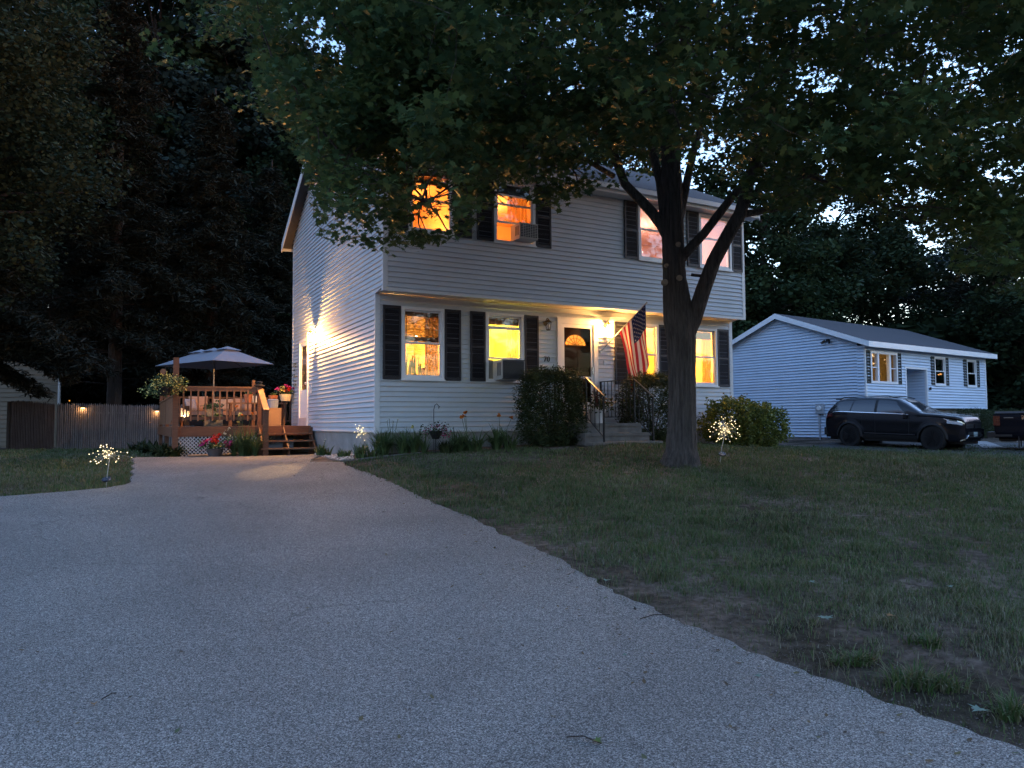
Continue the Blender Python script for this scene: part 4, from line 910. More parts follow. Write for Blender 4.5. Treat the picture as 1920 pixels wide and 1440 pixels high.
for r_ in (r0,rm,r1): 
    z=r_+Vector((0,0,.05)); pts=[r_+(dw*sx*.32+dl_*sy*.3)+Vector((0,0,-.08)) for sx,sy in ((-1,-1),(1,-1),(1,1),(-1,1))]
    for k in range(4): mb.quad(pts[k],pts[(k+1)%4],z)
um.part('vent',mb,UMB); um.part('pole',MB().tube([(ctr.x,ctr.y,-.03),rm],.024,10),mat('pale_pole',(.25,.24,.22),.4,metal=.5))
for q_ in cN+mids: um.part('rib',MB().tube([rm-Vector((0,0,.05)),q_-Vector((0,0,.02))],.009,5),BLACK)
um.part('base',MB().lathe((ctr.x,ctr.y,-.033),[(.28,0),(.28,.05),(.05,.09)],18),BLACK)
# hanging petunia basket on the left deck post
s_,z_=Hs(308,724,DF-.35); T=Thing('hanging_basket','big round yellow white petunia basket hanging at the left deck post','flower basket',(s_,DF-.35,z_),HF)
T.part('basket',MB().lathe((s_,DF-.35,z_-.22),[(.12,0),(.2,.2)],16),BLACK)
T.part('foliage',mesh_np('foliage',leafV(balls([(s_+dx*.3,DF-.35,z_+dz) for dx,dz in ((-1.05,-.13),(-.6,.02),(0,.12),(.6,.1),(1,-.02),(.4,-.12),(-.3,-.12),(1,.1))],.25,170,.75),.045,OVAL,1.0),6,[STRAP]),None)
T.part('blossom',mesh_np('blossom',blossoms([(s_+dx*.3,DF-.42,z_+dz) for dx,dz in ((-1.05,-.1),(-.6,.05),(0,.18),(.6,.15),(1,.0),(.4,-.05),(-.3,0))],.27,38,.038,.75),8,[FL['yellow'],FL['white']]),None)
T.part('hanger',MB().tube([(s_,DF-.35,z_+.0),(s_+.02,DF-.33,z_+.45),(s_+.1,DF-.25,z_+.5),(-DW+.04,DF-.13,z_+.42)],.006,5),IRON)
solo('wooden_paddle',MB().lathe((s_-.02,DF-.2,z_+.36),[(.07,-.01),(.07,.01)],14,'y'),DECKL,'small round wooden ornament above the petunia basket','ornament',HF)
# pot of red and pink flowers + lilies before the lattice
s_,_=Hs(403,840,4.95); zg=hg(s_,4.95)
planter('flower_pot','round pot of red and magenta flowers on the driveway before the lattice','flower pot',(s_,4.95,zg),HF,[(.13,0),(.19,.16),(.21,.2)],mat('grey_brown_pot',(.10,.08,.075),.7,.1),[([(-.22,0,.3),(0,0,.3),(.2,0,.32),(.0,-.1,.26)],.2,90)],STRAP,
  [('red',[(.02,-.08,.50),(.0,-.1,.40)],.13,24,.06),('pink',[(-.3,-.05,.34),(.28,-.1,.36),(-.18,-.1,.4),(.3,-.1,.26)],.13,22,.055),('yellow',[(.05,-.14,.28)],.1,12,.04),('white',[(.22,0,.60),(.3,0,.68),(.34,0,.5)],.08,9,.035)])
s_,_=Hs(452,840,5.0); q_=hw(s_,5.0); q_.z=g(q_.x,q_.y)
clump('daylily_clump','bright daylily clump with yellow orange buds before the white lattice',q_,None,200,.78,.022,[('yellow',4,1.0,.05),('orange',3,1.15,.06)],spread=.9,group='plants before the deck lattice')
mb=MB(); a=gp(352,857); b=gp(492,852); mb.tube([a+Vector((0,0,.03)),a.lerp(b,.5)+Vector((0,0,.03)),b+Vector((0,0,.03))],.035,6); solo('timber_edging',mb,mat('pale_timber',(.25,.2,.15),.8,.2),'low pale timber edge between the driveway and the lattice','edging')
for k,(px,py,n) in enumerate([(280,852,60),(300,856,60),(318,857,50),(262,846,40)]):
    clump('hosta_plant',('dark hosta left of the deck by the fence','broad dark hosta close to the deck post','low hosta against the left deck post','small dark hosta nearest the picket fence')[k],px,py,n,.42,.09,m=HEDGE,spread=1.2,group='hostas beside the deck')

# ================================================================ FENCES
PK=mat('weathered_grey_pickets',(.135,.125,.12),.9,.35,3,.4,20,stretch=(4,4,.6)); PKD=mat('dark_brown_pickets',(.035,.03,.026),.9,.3,3,.4,20)
def fence(name,lab,a,b,h,m):
    a=Vector(a);b=Vector(b); T=Thing(name,lab,'fence',tuple(a)); d=(b-a); d.z=0; L=d.length; d.normalize(); nrm=Vector((-d.y,d.x,0)); mb=MB(); x=0
    while x<L:
        p=a+d*x; z=g(p.x,p.y); hh=h+random.uniform(-.02,.02)+.02*math.sin(x*2); r=.036; n=6; lean=random.uniform(-.01,.01)
        pts=[(p.x,p.y,z+.02),(p.x+lean,p.y,z+hh-.09),(p.x+lean,p.y,z+hh)]; mb.tube(pts,[r,r,.006],n); x+=.073+random.uniform(-.002,.003)
    T.part('picket',mb,m)
    mb=MB(); q=nrm*.05
    for hz in (.35,h-.35): mb.beam(a+q+Vector((0,0,hz)),b+q+Vector((0,0,g(b.x,b.y)-a.z+hz)),.04,.08)
    T.part('rail',mb,m)
    n=max(1,int(L/2.4))
    for k in range(n+1): p=a+d*(L*k/n)+q*2; T.part('post',MB().box(p.x-.05,p.x+.05,p.y-.05,p.y+.05,g(p.x,p.y)-.05,g(p.x,p.y)+h-.05),m)
    return T
f1=at(108,843,28.3); f1.z=g(f1.x,f1.y); f2=at(360,841,30.0); f2.z=g(f2.x,f2.y); f0=at(20,845,26.2); f0.z=g(f0.x,f0.y)
fence('picket_fence','long weathered grey stockade picket fence left of the deck',f1,f2,1.80,PK)
fence('picket_fence','short dark brown picket fence in front of the beige house',f0,f1-Vector((.1,.1,0)),1.80,PKD)
for px,lab in ((156,'left glowing solar lamp on the picket fence'),(295,'glowing solar lamp on the picket fence near the deck')):
    k=(px-108)/(360-108); q=f1.lerp(f2,k); q.y-=.09; p=at(px,765 if px<200 else 771,q.y); T=Thing('fence_light',lab,'fence light',tuple(p),group='solar fence lights')
    T.part('housing',MB().box(p.x-.07,p.x+.07,p.y-.05,p.y+.03,p.z,p.z+.05),BLACK); T.part('lens',MB().box(p.x-.05,p.x+.05,p.y-.04,p.y+.02,p.z-.012,p.z-.001),mat('fence_lamp_lens',(1,.6,.3),.4,emis=.6,ecol=(1,.5,.2)))
    T.light('fence_lamp_light',p+Vector((0,-.06,-.05)),1.0,(1,.48,.18),.02)

# ================================================================ NEIGHBOUR HOUSES
NY=math.radians(34.7); NF=Matrix.Translation((14.0058,29.5,0))@Matrix.Rotation(NY,4,'Z')
nb=Thing('ranch_house','pale blue split level neighbour house with dark shutters and low gable roof','house',(0,0,-.8),NF)
NWd=10.62; ND=7.2; NE=3.02; NRZ=4.78; NS=(NRZ-3.16)/(ND/2+.35)
def ngab(z):
    zt=NRZ-.14; return (max(0,ND/2-(zt-z)/NS),min(ND,ND/2+(zt-z)/NS))
NWIN=[(.34,2.41,1.50,2.82),(5.60,6.58,1.53,2.82),(8.66,9.62,1.53,2.82)]
no=-.3
nb.part('gable_wall',siding(MB(),lambda x,o,z:(-o,x,z),0,ND,-.72,NRZ-.16,expo=.125,proud=.045,gf=.27,xr=ngab),SIDING2)
nb.part('front_wall',siding(MB(),lambda x,o,z:(x,no-o,z),0,NWd,.50,NE,[inset(q,.03) for q in NWIN]+[(3.1,4.9,.3,2.24)],expo=.125,proud=.045,gf=.27),SIDING2)
nb.part('lower_front_wall',MB().box(.02,NWd-.02,-.02,.0,-1.0,.49),CONC)
nb.part('far_wall',MB().box(NWd-.02,NWd,no,ND,.5,NE).box(.02,NWd-.02,ND-.02,ND,-1,NE),SIDING2)
nb.part('overhang_end',MB().quad((0,no,.5),(0,0,.5),(0,0,NE),(0,no,NE)).quad((0,no,.5),(NWd,no,.5),(NWd,0,.5),(0,0,.5)),SIDING2)
nb.part('overhang_end',siding(MB(),lambda x,o,z:(-.002-o,x,z),no+.02,.02,.5,NE,expo=.125,proud=.045,gf=.27),SIDING2)
nb.part('foundation',MB().box(.03,NWd-.2,.03,ND-.03,-1.2,-.73),CONC)
for a,b,c,d in ((-.03,.09,no-.03,no+.05),(NWd-.09,NWd+.03,no-.03,no+.05)): nb.part('corner_board',MB().box(a,b,c,d,.49,NE-.02),TRIM2)
nb.part('corner_board',MB().box(-.028,.06,-.01,.07,-.73,.49),TRIM2)
mb=MB(); mb.prism([(-.62,3.16),(ND/2,NRZ),(ND+.35,3.16),(ND+.35,3.04),(ND/2,NRZ-.12),(-.62,3.04)],-.3,NWd+.5,lambda u,v,w_:(w_,u,v)); nr_=nb.part('roof',mb,mat('dark_shingle_far',(.035,.037,.045),.9,.2,20,.4,12))
for e in (-.325,NWd+.503): mb=MB(); mb.prism([(-.63,3.15),(ND/2,NRZ-.01),(ND+.36,3.15),(ND+.36,2.94),(ND/2,NRZ-.24),(-.63,2.94)],e,e+.022,lambda u,v,w_:(w_,u,v)); nb.part('rake_board',mb,TRIM2,parent=nr_)
nb.part('fascia',MB().box(-.3,NWd+.5,-.66,-.623,2.93,3.15),TRIM2,parent=nr_); nb.part('soffit',MB().box(-.3,NWd+.5,-.622,no+.0,2.955,2.965),TRIM2,parent=nr_)
DG=glass_mat('dark_window_glass',(.35,.38,.42),.10)
for w_ in NWIN[1:]:
    window(w_,no,T=nb,glass=DG)
    nb.part('dark_room',MB().box(w_[0],w_[1],no+.15,no+.9,w_[2],w_[3]),mat('dim_interior',(.03,.03,.035),.9))
a,b,c,d=NWIN[0]; mb=MB().box(a,a+.09,no-.06,no+.09,c,d).box(b-.09,b,no-.06,no+.09,c,d).box(a+.09,b-.09,no-.06,no+.09,d-.1,d).box(a+.09,b-.09,no-.06,no+.09,c,c+.1).box(a+.52,a+.64,no-.05,no+.08,c+.1,d-.1).box(b-.64,b-.52,no-.05,no+.08,c+.1,d-.1).box(a+.09,a+.52,no-.03,no+.05,2.13,2.17).box(b-.52,b-.09,no-.03,no+.05,2.13,2.17)
pw=nb.part('picture_window',mb,TRIM2); nb.part('pane',MB().box(a+.09,b-.09,no+.01,no+.014,c+.1,d-.1),glass_mat('window_glass',(.93,.95,.95),.03),parent=pw)
mb=MB(); s0,s1,t0,t1,z0,z1=.1,2.9,no+.12,3.2,.7,2.95; mb.quad((s0,t0,z0),(s0,t1,z0),(s0,t1,z1),(s0,t0,z1)).quad((s1,t0,z0),(s1,t1,z0),(s1,t1,z1),(s1,t0,z1)).quad((s0,t1,z0),(s1,t1,z0),(s1,t1,z1),(s0,t1,z1)).quad((s0,t0,z1),(s1,t0,z1),(s1,t1,z1),(s0,t1,z1)).quad((s0,t0,z0),(s1,t0,z0),(s1,t1,z0),(s0,t1,z0))
nb.part('room_wall',mb,wallm('olive_room',(.45,.33,.13)))
T=Thing('table_lamp','small lamp glowing inside the neighbour picture window','lamp',(1.2,.7,1.3),NF); T.part('bulb',MB().sphere((1.2,.7,2.05),.035,6),LIT); T.part('stand',MB().tube([(1.2,.7,.72),(1.2,.7,2.02)],.015),IRON); T.light('room_lamp_light',(1.2,.8,2.2),1.6,(1,.62,.25),.08)
T=Thing('armchair','dark armchair seen in the neighbour picture window','chair',(1.5,.9,.7),NF); T.part('back',MB().box(1.35,1.75,.9,1.0,1.1,1.85),BLACK); T.part('seat',MB().box(1.35,1.75,.5,.9,.95,1.15),BLACK); T.part('leg',MB().box(1.36,1.4,.52,.56,.72,.949).box(1.7,1.74,.52,.56,.72,.949).box(1.36,1.4,.86,.9,.72,.949).box(1.7,1.74,.86,.9,.72,.949),BLACK)
curtain_n=[(a+.14,a+.3),(b-.3,b-.14)]
for k,(p_,q_) in enumerate(curtain_n):
    solo('curtain',MB().box(p_,q_,no+.1,no+.12,c+.1,d-.1),mat('brown_drape',(.2,.1,.06),.9,.2,10),('left','right')[k]+' brown drape in the neighbour picture window','curtain',NF)
SH2=mat('black_green_shutter',(.012,.02,.018),.6)
for a_,b_,c_,d_ in [(-.02+.06,.325,1.50,2.82),(2.425,2.73,1.50,2.82),(5.28,5.585,1.55,2.82),(6.595,6.87,1.55,2.82),(8.33,8.645,1.55,2.82),(9.635,9.92,1.55,2.82)]: shutter(a_,b_,c_,d_,no,T=nb,m=SH2)
# recessed entry
mb=MB().box(3.06,3.16,no-.03,no+.06,.5,2.3).box(4.86,4.96,no-.03,no+.06,.5,2.3).box(3.16,4.86,no-.03,no+.06,2.2,2.3)
nb.part('entry_frame',mb,TRIM2)
mb=siding(MB(),lambda x,o,z:(x,1.0-o,z),3.1,4.9,-.8,2.3,expo=.125,proud=.045,gf=.27); siding(mb,lambda x,o,z:(4.88-o,x,z),no+.05,1.0,-.8,2.3,expo=.125,proud=.045,gf=.27); mb.quad((3.12,no,-.8),(3.12,1,-.8),(3.12,1,2.3),(3.12,no,2.3)).quad((3.1,no,2.25),(4.9,no,2.25),(4.9,1,2.25),(3.1,1,2.25))
nb.part('entry_recess',mb,SIDING2)
nb.part('entry_door',MB().box(3.2,4.1,.93,.98,-.6,1.45),TRIM2); nb.part('sidelight',MB().box(3.55,3.9,.9,.925,-.2,1.3),mat('sidelight_glass',(.05,.06,.07),.2))
nb.part('entry_lamp',MB().box(5.06,5.14,no-.09,no-.02,1.32,1.44),BLACK)
mt=Thing('electric_meter','round electric meter box with conduit on the neighbour gable wall','meter',(-.05,1.67,-.7),NF)
mt.part('box',MB().box(-.16,-.02,1.50,1.84,.30,.72),mat('meter_grey',(.35,.37,.4),.5)); mt.part('dial',MB().lathe((0,0,0),[(.09,0),(.08,.05)],16) if False else MB(Matrix.Translation((-.16,1.67,.53))@Matrix.Rotation(-math.pi/2,4,'Y')).lathe((0,0,0),[(.10,0),(.09,.06)],16),TRIM2); mt.part('conduit',MB().box(-.09,-.03,1.70,1.76,-.8,.29),MATS['meter_grey'])
mt.part('wire',MB().tube([(-.04,1.45,.25),(-.04,1.4,-.3),(-.05,1.4,-.75)],.02,6),MATS['meter_grey'])
ft=Thing('floodlight','dark twin floodlight under the neighbour gable','floodlight',(-.05,1.26,3.3),NF)
ft.part('bracket',MB().box(-.08,-.02,1.2,1.32,3.32,3.42),BLACK)
for dy in (-.09,.09): ft.part('lamp_head',MB().beam((-.1,1.26+dy,3.36),(-.22,1.26+dy*2,3.24),.09,.09),BLACK)
def hed(lab,s0,s1,t0,h): 
    p=NF@Vector(((s0+s1)/2,t0,0)); shrub('low_hedge',lab,'hedge',((s0+s1)/2,t0,g(p.x,p.y)),NF,(s1-s0)/2,.5,h,6000,HEDGE,.11,TUFT,boxy=.35,stem=False,knob=.06,group='low hedges at the neighbour house')
hed('low clipped green hedge under the neighbour overhang behind the suv hood',6.2,8.8,-1.0,1.30); hed('darker low hedge beyond the neighbour house corner near the pickup',9.2,12.6,-1.1,1.32)
# beige house on the left, partly behind the conifer
bh=Thing('beige_house','beige sided neighbour house at the far left behind the dark fence','house',tuple(at(109,845,33)))
c=at(109,845,33); x1_=c.x; 
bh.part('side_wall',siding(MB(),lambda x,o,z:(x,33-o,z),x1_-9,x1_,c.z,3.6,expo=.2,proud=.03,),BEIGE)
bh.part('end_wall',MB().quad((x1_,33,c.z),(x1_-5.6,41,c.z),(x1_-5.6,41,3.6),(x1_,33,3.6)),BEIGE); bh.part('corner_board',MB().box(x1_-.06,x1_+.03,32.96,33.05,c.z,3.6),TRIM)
bh.part('roof',MB().prism([(32.4,3.6),(37,6.0),(41.6,3.6)],x1_-14,x1_-5.8,lambda u,v,w_:(w_,u,v)),SHING)
bh.part('deck_rail',MB().beam((x1_-3,32.5,2.6),(x1_-.3,32.5,1.55),.05,.1),BEIGE)

# ================================================================ VEHICLES
PAINT=mat('black_metallic_paint',(.006,.006,.009),.25,spec=.35,coat=.25); CAR_G=mat('tinted_car_glass',(.02,.024,.032),.08,spec=.7,coat=.25); TYRE=mat('tyre_rubber',(.012,.012,.012),.8,.1,30); RIM=mat('black_alloy',(.03,.03,.032),.3,metal=.8); CHR=mat('chrome_trim',(.55,.57,.6),.15,metal=1)
TAIL=mat('red_tail_lens',(.06,.003,.005),.25,spec=.8,coat=.5); HEADL=mat('headlamp_lens',(.45,.5,.55),.12,spec=.9,coat=1); PLAST=mat('dark_cladding',(.015,.015,.016),.55)
class Car:
    def __init__(s,T,prof): s.T=T; s.__dict__.update(prof)
    def I(s,tab,x): a=np.array(tab); return float(np.interp(x,a[:,0],a[:,1]))
    def zb(s,x):
        z=s.sill
        for wx in s.wheels:
            dx=abs(x-wx)
            if dx<s.ar: z=max(z,s.wr+math.sqrt(max(0,s.ar**2-dx**2)))
        return z
    def S(s,x,q,off=0):      # q 0..1 lower side, 1..2 from beltline to centre top
        W=s.I(s.width,x); B=s.I(s.belt,x); Tp=s.I(s.top,x); e=s.I(s.ex,x)
        if q<=1:
            zb=s.zb(x); z=zb+(B-zb)*q; k=(z-s.sill)/(B-s.sill); y=W*(1-.07*(1-k)**3*1.3-.06*max(0,k-.55)**1.5*2+.012*math.sin(k*9))
            for wx in s.wheels:
                d=math.hypot(x-wx,z-s.wr); 
                if d<s.ar+.12: y+=.022*(1-max(0,(d-s.ar)/.12))
            y+=off
        else:
            a=(q-1)*math.pi/2; yb=W*.975 ; y=(yb+0)*max(0,math.cos(a))**e*(1 if True else 0); z=B+(Tp-B)*max(0,math.sin(a))**e
            ct=s.I(s.cab,x); y*=1-ct*.16*min(1,(z-B)/.45 if Tp>B else 0); z+=off*math.sin(a)*1.0; y+=off*math.cos(a)
        return y,z
    def body(s,xs,qs):
        mb=MB()
        for sg in (1,-1):
            vs=[];fs=[]; n=len(qs)
            for x in xs:
                for q in qs: y,z=s.S(x,q); vs.append((x,sg*y,z))
            for i in range(len(xs)-1):
                for j in range(n-1): k=i*n+j; fs.append((k,k+1,k+n+1,k+n) if sg<0 else (k,k+n,k+n+1,k+1))
            mb.add(vs,fs)
        for x in (xs[0],xs[-1]):
            pl=[(x,s.S(x,q)[0],s.S(x,q)[1]) for q in qs]+[(x,-s.S(x,q)[0],s.S(x,q)[1]) for q in qs[::-1]]; mb.quad(*pl)
        return mb
    def patch(s,fx0,fx1,q0,q1,off=.006,nx=12,nq=8,sides=(1,-1)):
        mb=MB()
        for sg in sides:
            vs=[];fs=[]
            for j in range(nq+1):
                q=q0+(q1-q0)*((j/nq)**2.6 if 1<q0<1.04 else j/nq); a=fx0(j/nq) if callable(fx0) else fx0; b=fx1(j/nq) if callable(fx1) else fx1
                for i in range(nx+1): x=a+(b-a)*i/nx; y,z=s.S(x,q,off); vs.append((x,sg*y,z))
            for j in range(nq):
                for i in range(nx): k=j*(nx+1)+i; fs.append((k,k+1,k+nx+2,k+nx+1))
            mb.add(vs,fs)
        return mb
def wheel(T,x,y,r,w_,sg,spokes=5):
    tb=MB(Matrix.Translation((x,y,r))); tb.lathe((0,0,0),[(r*.62,-w_/2+.01),(r*.9,-w_/2),(r,-w_/2+.03),(r,w_/2-.03),(r*.9,w_/2),(r*.62,w_/2-.01)],36,'y')
    wo=T.part('wheel',tb,TYRE,smooth=False); yo=sg*(w_/2-.012)
    rb=MB(Matrix.Translation((x,y,r))); rb.lathe((0,yo if sg>0 else yo-.012,0),[(r*.66,0),(r*.66,.012),(r*.60,.013)],36,'y')
    for k in range(spokes):
        a=2*math.pi*k/spokes+.3
        for da in (-.16,.16):
            rb.beam((0,yo+sg*.012,0),(r*.62*math.cos(a+da),yo+sg*.012,r*.62*math.sin(a+da)),.03,.035,up=(0,1,0))
    rb.lathe((0,yo+sg*.01,0),[(r*.14,-.015),(r*.14,.015)],16,'y'); T.part('rim',rb,RIM,parent=wo)
    return wo
def carframe(px,py,Y,h,wx):     # frame whose x axis is the heading; px,py,Y is the contact of the near rear wheel
    p=at(px,py,Y); a=math.atan2(h[1],h[0]); return p,a
h=Vector((.616,-.788,0)).normalized(); nlat=Vector((.788,.616,0)).normalized()
rw=at(1598,837,27.3); ang=math.atan2(h.y,h.x)
org=rw+nlat*.83-h*1.05; org.z=g(org.x,org.y)+.02; CF=Matrix.Translation(org)@Matrix.Rotation(ang,4,'Z')
fwz=at(1759,845,24.9).z; CF=Matrix.Translation((org.x,org.y,rw.z))@Matrix.Rotation(ang,4,'Z')@Matrix.Rotation(math.atan2(rw.z-fwz,2.98),4,'Y')@Matrix.Diagonal((.965,1,1.06,1))
suv=Thing('parked_suv','black three row suv with chrome window line parked before the neighbour house','suv',(0,0,0),CF)
prof=dict(sill=.34,wheels=(1.05,4.03),ar=.455,wr=.415,
 width=[(0,.80),(.12,.90),(.5,.96),(1,.985),(4.0,.985),(4.6,.93),(4.85,.84),(4.98,.68)],
 belt=[(0,1.02),(.1,1.17),(.6,1.22),(1.5,1.19),(3.2,1.15),(4.2,1.11),(4.8,1.04),(4.93,1.0),(4.98,.93)],
 top=[(0,1.05),(.08,1.22),(.20,1.42),(.42,1.66),(.8,1.73),(1.6,1.765),(2.4,1.76),(2.75,1.715),(3.05,1.58),(3.60,1.27),(3.72,1.245),(4.3,1.21),(4.75,1.16),(4.9,1.11),(4.96,1.03),(4.98,.95)],
 ex=[(0,.45),(.5,.42),(2.8,.42),(3.5,.4),(5,.5)], cab=[(0,.9),(.4,1),(3.0,1),(3.7,0),(5,0)])
car=Car(suv,prof)
xs_=sorted(set(list(np.linspace(0,4.98,64))+[.02,.05,.61,.612,1.49,1.488,3.59,3.592,4.47,4.468,4.9,4.94]+list(np.linspace(.61,1.49,18))+list(np.linspace(3.59,4.47,18)))); qs_=list(np.linspace(0,1,9))+[1.001,1.004,1.01,1.02,1.04,1.07]+list(np.linspace(1.11,2,13))
bd=suv.part('body',car.body(xs_,qs_),PAINT,smooth=True)
for pgn in bd.data.polygons: 
    if len(pgn.vertices)>4: pgn.use_smooth=False
suv.part('underbody',MB().box(.1,4.9,-.62,.62,.25,.75).box(1.6,3.5,-.86,.86,.26,.36),PLAST)
for sg in (1,-1): suv.part('rear_quarter_window',car.patch(lambda v:.36+.22*v,lambda v:1.02+.12*v,1.003,1.36,sides=(sg,)),CAR_G)
for sg in (1,-1): suv.part('rear_door_window',car.patch(lambda v:1.07+.12*v,1.98,1.003,1.40,sides=(sg,)),CAR_G)
for sg in (1,-1): suv.part('front_door_window',car.patch(2.08,lambda v:3.22-.52*v,1.003,1.40,sides=(sg,)),CAR_G)
for sg in (1,-1): suv.part('pillar',car.patch(1.985,2.075,1.003,1.40,.004,sides=(sg,)),PLAST)
suv.part('windshield',car.patch(2.86,3.56,1.50,2.0,.006,nx=8,nq=10),CAR_G); suv.part('rear_window',car.patch(.10,.34,1.50,2.0,.006,nx=5,nq=10),CAR_G)
for sg in (1,-1): suv.part('window_trim',car.patch(.34,3.22,1.0005,1.0022,.010,nx=40,nq=1,sides=(sg,)),CHR)
suv.part('roof_rail',MB().tube([(.55,.70,1.66),(.7,.69,1.75),(2.4,.68,1.79),(2.75,.68,1.72)],.014,6).tube([(.55,-.70,1.66),(.7,-.69,1.75),(2.4,-.68,1.79),(2.75,-.68,1.72)],.014,6),PLAST)
suv.part('spoiler',MB().box(.30,.52,-.58,.58,1.665,1.70),PAINT)
for sg in (1,-1): suv.part('cladding',car.patch(1.52,3.56,0,.17,.018,nx=30,nq=3,sides=(sg,)),PLAST)
for sg in (1,-1): suv.part('side_molding',car.patch(1.62,3.45,.20,.235,.016,nx=30,nq=1,sides=(sg,)),mat('dull_molding',(.10,.10,.11),.3,metal=.6))
for wx in (1.05,4.03):
    mb=MB()
    for sg in (1,-1):
        pts=[]
        for k in range(0,21):
            a=math.pi*k/20
            for rr,yo in ((.445,.03),(.515,.012)): 
                x=wx+rr*math.cos(a); z=.40+rr*math.sin(a); y=car.S(x,.5)[0]; pts.append((x,sg*(max(.9,min(y,1.0))+yo),z))
        fs=[(2*k,2*k+1,2*k+3,2*k+2) for k in range(20)]; mb=MB(); mb.add(pts,fs); suv.part('wheel_arch',mb,PLAST)
    for sg in (1,-1): wheel(suv,wx,sg*.84,.415,.26,sg)
for sg in (1,-1):
    suv.part('headlight',car.patch(4.50,4.93,.77,.90,.012,nx=10,nq=4,sides=(sg,)),HEADL); suv.part('light_strip',car.patch(4.40,4.97,.90,.945,.018,nx=10,nq=1,sides=(sg,)),CHR)
    suv.part('taillight',car.patch(.012,.34,.84,1.0,.012,nx=6,nq=3,sides=(sg,)),TAIL)
    suv.part('mirror',MB().beam((3.10,sg*.98,1.09),(3.16,sg*1.12,1.12),.10,.13),PAINT)
    mb=MB()
    for x in (1.62,2.72): mb.beam((x-.1,sg*(car.S(x,.86)[0]+.025),.98),(x+.1,sg*(car.S(x,.86)[0]+.025),.985),.02,.025)
    suv.part('door_handle',mb,PAINT)
suv.part('grille',MB().box(4.965,5.0,-.64,.64,.76,.93),PLAST)
suv.part('grille_bar',MB().box(5.001,5.012,-.64,.64,.915,.93).box(5.001,5.012,-.62,.62,.82,.83).box(5.001,5.012,-.60,.60,.745,.757),CHR)
suv.part('emblem',MB(Matrix.Translation((5.014,0,.82))@Matrix.Rotation(math.pi/2,4,'Y')).lathe((0,0,0),[(.075,0),(.075,.008),(.055,.009)],20),CHR)
mb=MB(); mb.box(4.80,5.03,-.80,.80,.42,.74); suv.part('bumper',mb,PAINT)
suv.part('air_intake',MB().box(5.031,5.036,-.55,.55,.47,.64),PLAST); suv.part('bumper_trim',MB().tube([(4.9,.88,.36),(5.04,.70,.44),(5.05,.58,.54),(5.05,-.58,.54),(5.04,-.70,.44),(4.9,-.88,.36)],.016,6),CHR)
suv.part('licence_plate',MB().box(5.052,5.06,-.16,.16,.50,.64),mat('pale_plate',(.35,.42,.42),.5))
suv.part('rear_bumper',MB().box(-.03,.2,-.84,.84,.42,.68),PLAST)
# seams between doors
mb=MB()
for x in (1.54,2.03,3.24):
    pts=[]
    for q in np.linspace(.12,1.02,9):
        if x<1.6 and q<.4: continue
        y,z=car.S(x,q,.002); pts.append((x,y,z))
    mb.tube(pts,.005,4); mb.tube([(a_,-b_,c_) for a_,b_,c_ in pts],.005,4)
suv.part('door_seam',mb,PLAST)
# pickup: only its rear half is in frame
h=Vector((.80,-.60,0)).normalized(); nlat=Vector((.60,.80,0)); ang=math.atan2(h.y,h.x)
c=at(1866,849,24.9); pz=at(1930,851,23.9).z
org=c+nlat*.96; PF=Matrix.Translation((org.x,org.y,pz))@Matrix.Rotation(ang,4,'Z')
pk=Thing('pickup_truck','dark pickup truck with red taillight and grey bed cover at the right edge','pickup truck',(0,0,0),PF)
prof=dict(sill=.50,wheels=(1.22,4.75),ar=.47,wr=.41,
 width=[(0,.93),(.1,.95),(5.2,.97),(5.7,.85),(5.8,.75)], belt=[(0,1.30),(2.0,1.30),(4.4,1.20),(5.8,1.05)],
 top=[(0,1.32),(1.72,1.32),(1.74,1.36),(1.86,1.82),(2.1,1.92),(3.4,1.92),(4.1,1.45),(4.3,1.30),(5.6,1.20),(5.8,1.1)],
 ex=[(0,.12),(1.8,.3),(2.1,.42),(5,.45)], cab=[(0,0),(1.7,0),(1.9,1),(3.8,1),(4.3,0),(6,0)])
tr=Car(pk,prof); xs_=sorted(set(list(np.linspace(0,5.8,60))+list(np.linspace(.75,1.69,20))+list(np.linspace(4.28,5.22,18))+[1.72,1.74,1.8,1.86]))
pk.part('body',tr.body(xs_,qs_),mat('dark_blue_paint',(.005,.006,.010),.4,spec=.12,coat=0),smooth=False)
pk.part('bed_cover',MB().box(.04,1.70,-.92,.92,1.335,1.40),mat('grey_tonneau',(.10,.11,.13),.6,.1)); pk.part('underbody',MB().box(.1,5.6,-.6,.6,.4,.8),PLAST)
for wx in (1.22,4.75):
    for sg in (1,-1): wheel(pk,wx,sg*.84,.41,.27,sg,6)
pk.part('rear_bumper',MB().box(-.22,.02,-.93,.93,.52,.70).box(.02,.5,-.985,-.97,.55,.62),PLAST); pk.part('tailgate_handle',MB().box(-.035,-.002,-.15,.15,1.12,1.2),PLAST)
for sg in (1,-1): pk.part('taillight',MB().box(-.02,.17,sg*.80 if sg>0 else -.985,.985 if sg>0 else -.80,.92,1.25),TAIL)
pk.part('side_badge',MB().box(.28,.55,-.975,-.965,1.17,1.20),mat('dull_chrome_badge',(.2,.22,.24),.3,metal=.7)); pk.part('mud_flap',MB().box(.66,.69,-.95,-.68,.18,.55).box(.66,.69,.68,.95,.18,.55),PLAST); pk.part('exhaust',MB().tube([(.15,-.7,.42),(.6,-.7,.42)],.045,10),PLAST)
pk.part('rear_window',tr.patch(1.78,1.9,1.5,2.0,.006,nx=4),CAR_G); [pk.part('side_window',tr.patch(2.15,lambda v:3.7-.5*v,1.08,1.45,.006,sides=(sg,)),CAR_G) for sg in (1,-1)]; pk.part('fuel_door',MB().lathe((0,0,0),[(.08,0),(.08,.004)],16) if False else MB().box(.78,.94,-.975,-.966,1.12,1.26),CHR)

